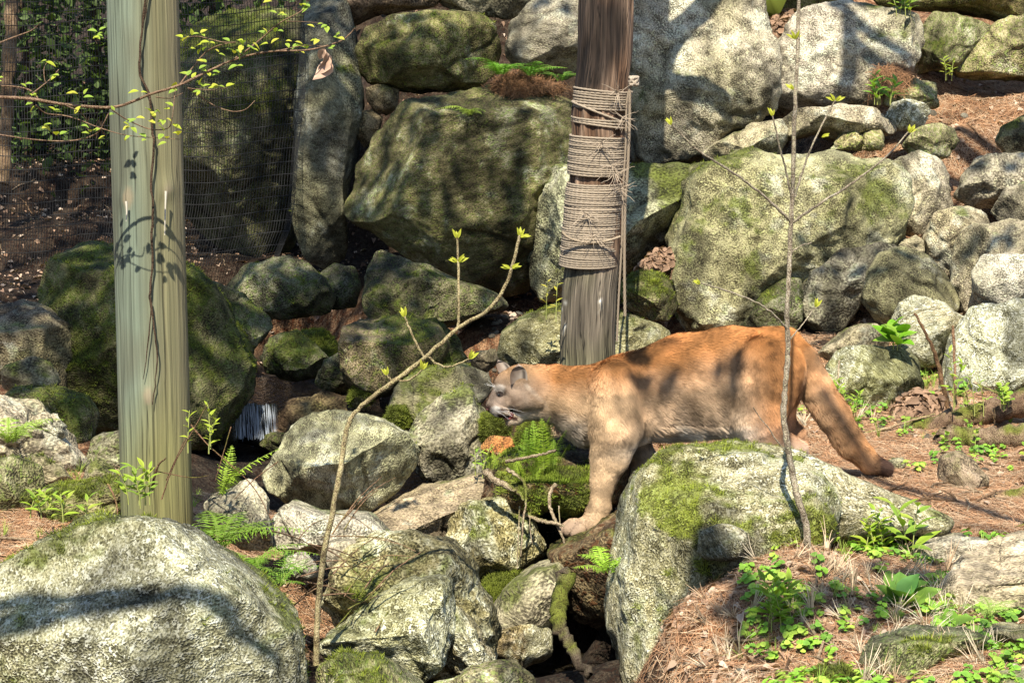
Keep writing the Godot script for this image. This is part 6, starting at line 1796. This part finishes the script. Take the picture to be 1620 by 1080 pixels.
func build_trees() -> void:
	shade_tree("broad-leaved tree left of the enclosure whose shade falls on the mesh", Vector3(-7.2, 0, -7.2), 0.20, [
		[shade(40, 120, 13, 8), 1.0, 520], [shade(180, 260, 13, 8.5), 1.0, 520], [shade(330, 140, 12.7, 8), 0.95, 480], [shade(400, 300, 12.5, 8.5), 0.85, 420], [shade(90, 420, 11.5, 8), 0.8, 380], [shade(250, 480, 10.5, 8.4), 0.85, 420], [shade(40, 560, 9.6, 8), 0.55, 240], [shade(120, 640, 9.3, 8.3), 0.55, 260], [shade(330, 560, 10, 8), 0.7, 380]], [], 901, 0.95)
	shade_tree("broad-leaved tree left of the enclosure whose shade falls on the pool", Vector3(-5.4, 0, -5.2), 0.18, [
		[shade(460, 460, 11.2, 8), 0.75, 380], [shade(520, 250, 12.1, 8.4), 0.75, 380], [shade(500, 545, 10.6, 8), 0.4, 160], [shade(600, 430, 11.2, 8.2), 0.55, 240], [shade(640, 300, 11.9, 8.5), 0.75, 420], [shade(760, 330, 11.8, 8), 0.6, 280], [shade(740, 430, 11.2, 8), 0.5, 240], [shade(620, 570, 10, 8.3), 0.55, 260], [shade(570, 110, 12.2, 8), 0.6, 240], [shade(690, 100, 12.1, 8), 0.55, 180], [shade(700, 540, 10.3, 8), 0.5, 230], [shade(840, 120, 12.2, 8.3), 0.4, 90]], [], 902, 0.62)
	shade_tree("tall tree right of the viewer whose leaves shade the lower right rocks", Vector3(4.8, 0, -1.6), 0.07, [
		[shade(1120, 960, 7.1, 6), 0.11, 40], [shade(1330, 470, 10.8, 7), 0.3, 60], [shade(1180, 985, 6.7, 6), 0.10, 40], [shade(1240, 1010, 6.5, 6), 0.13, 55], [shade(1340, 965, 6.6, 6), 0.12, 45], [shade(1450, 905, 6.9, 6), 0.13, 50], [shade(1032, 548, 8.3, 5), 0.05, 4], [shade(1040, 605, 8.2, 5), 0.08, 5], [shade(1150, 615, 8.2, 5), 0.09, 6], [shade(1560, 300, 11.6, 7), 0.25, 60], [shade(1600, 400, 10.7, 7), 0.2, 40]], [], 903)
	shade_tree("tree right of the enclosure whose forked limb shades the whitish boulder", Vector3(4.8, 0, -9.0), 0.15, [], [
		[shade(1345, 215, 12.2, 6), shade(1342, 85, 12.5, 6), 0.06, 0.0], [shade(1342, 85, 12.5, 6), shade(1302, -10, 12.7, 6), 0.035, 0.0], [shade(1342, 85, 12.5, 6), shade(1345, -20, 12.7, 6), 0.028, 0.0], [shade(1342, 85, 12.5, 6), shade(1415, 25, 12.7, 6), 0.04, 0.0]], 905)
	shade_tree("tree left of the viewer with one long limb over the lower left boulder", Vector3(-7.0, 0, -2.6), 0.09, [], [
		[shade(-60, 1000, 5.8, 5), shade(250, 945, 5.7, 5), 0.034, 0.03], [shade(250, 945, 5.7, 5), shade(430, 1010, 5.8, 5), 0.03, 0.02]], 904)

func _ready() -> void:
	# camera
	var cam := Camera3D.new()
	cam.name = "camera"
	add_child(cam)
	cam.position = eye
	cam.rotation_degrees.x = -PITCH
	cam.fov = rad_to_deg(2.0 * atan(540.0 / FOCAL))
	cam.far = 400.0
	cam.current = true
	ay = cam.basis.y
	az = cam.basis.z
	# sky, sun, exposure
	var env := Environment.new()
	env.background_mode = Environment.BG_SKY
	var sky := ProceduralSkyMaterial.new()
	sky.sky_top_color = Color(0.50, 0.60, 0.76)
	sky.sky_horizon_color = Color(0.80, 0.84, 0.86)
	sky.sky_curve = 0.15
	sky.ground_bottom_color = Color(0.20, 0.18, 0.14)
	sky.ground_horizon_color = Color(0.5, 0.5, 0.46)
	sky.sky_energy_multiplier = 0.95
	sky.use_debanding = false
	env.sky = Sky.new()
	env.sky.sky_material = sky
	env.tonemap_mode = Environment.TONE_MAPPER_LINEAR
	env.tonemap_exposure = 2.38
	env.sdfgi_enabled = true
	env.ssao_enabled = true
	env.ssil_enabled = true
	var we := WorldEnvironment.new()
	we.name = "world_environment"
	we.environment = env
	add_child(we)
	var sl := DirectionalLight3D.new()
	sl.name = "sun"
	add_child(sl)
	sl.look_at_from_position(sun * 10.0, Vector3.ZERO, Vector3.UP)
	sl.light_energy = 1.6
	sl.light_color = Color(1.0, 0.965, 0.90)
	sl.light_angular_distance = 0.5
	sl.shadow_enabled = true

	na.seed = 1; na.frequency = 0.25; na.fractal_octaves = 3; na.fractal_type = FastNoiseLite.FRACTAL_FBM
	nb.seed = 2; nb.frequency = 0.25; nb.fractal_octaves = 3; nb.fractal_type = FastNoiseLite.FRACTAL_FBM
	nc.seed = 3; nc.frequency = 0.25; nc.fractal_octaves = 3; nc.fractal_type = FastNoiseLite.FRACTAL_FBM
	nr.seed = 4; nr.frequency = 0.25; nr.fractal_octaves = 3; nr.fractal_type = FastNoiseLite.FRACTAL_RIDGED
	var t0 := Time.get_ticks_msec()
	materials()
	print("materials ", Time.get_ticks_msec() - t0)
	make_tuft()
	build_ground()
	print("ground ", Time.get_ticks_msec() - t0)
	build_wall()
	build_brook()
	build_near()
	build_heaps()
	print("rocks ", Time.get_ticks_msec() - t0, " tufts ", n_tufts)
	build_water()
	build_fence()
	build_post()
	build_scratching_log()
	build_wood()
	build_trees()
	print("built ", Time.get_ticks_msec() - t0)
	build_cougar()
	print("cougar ", Time.get_ticks_msec() - t0)
	build_saplings()
	build_branch()
	build_plants()
	build_litter()
	print("all ", Time.get_ticks_msec() - t0)
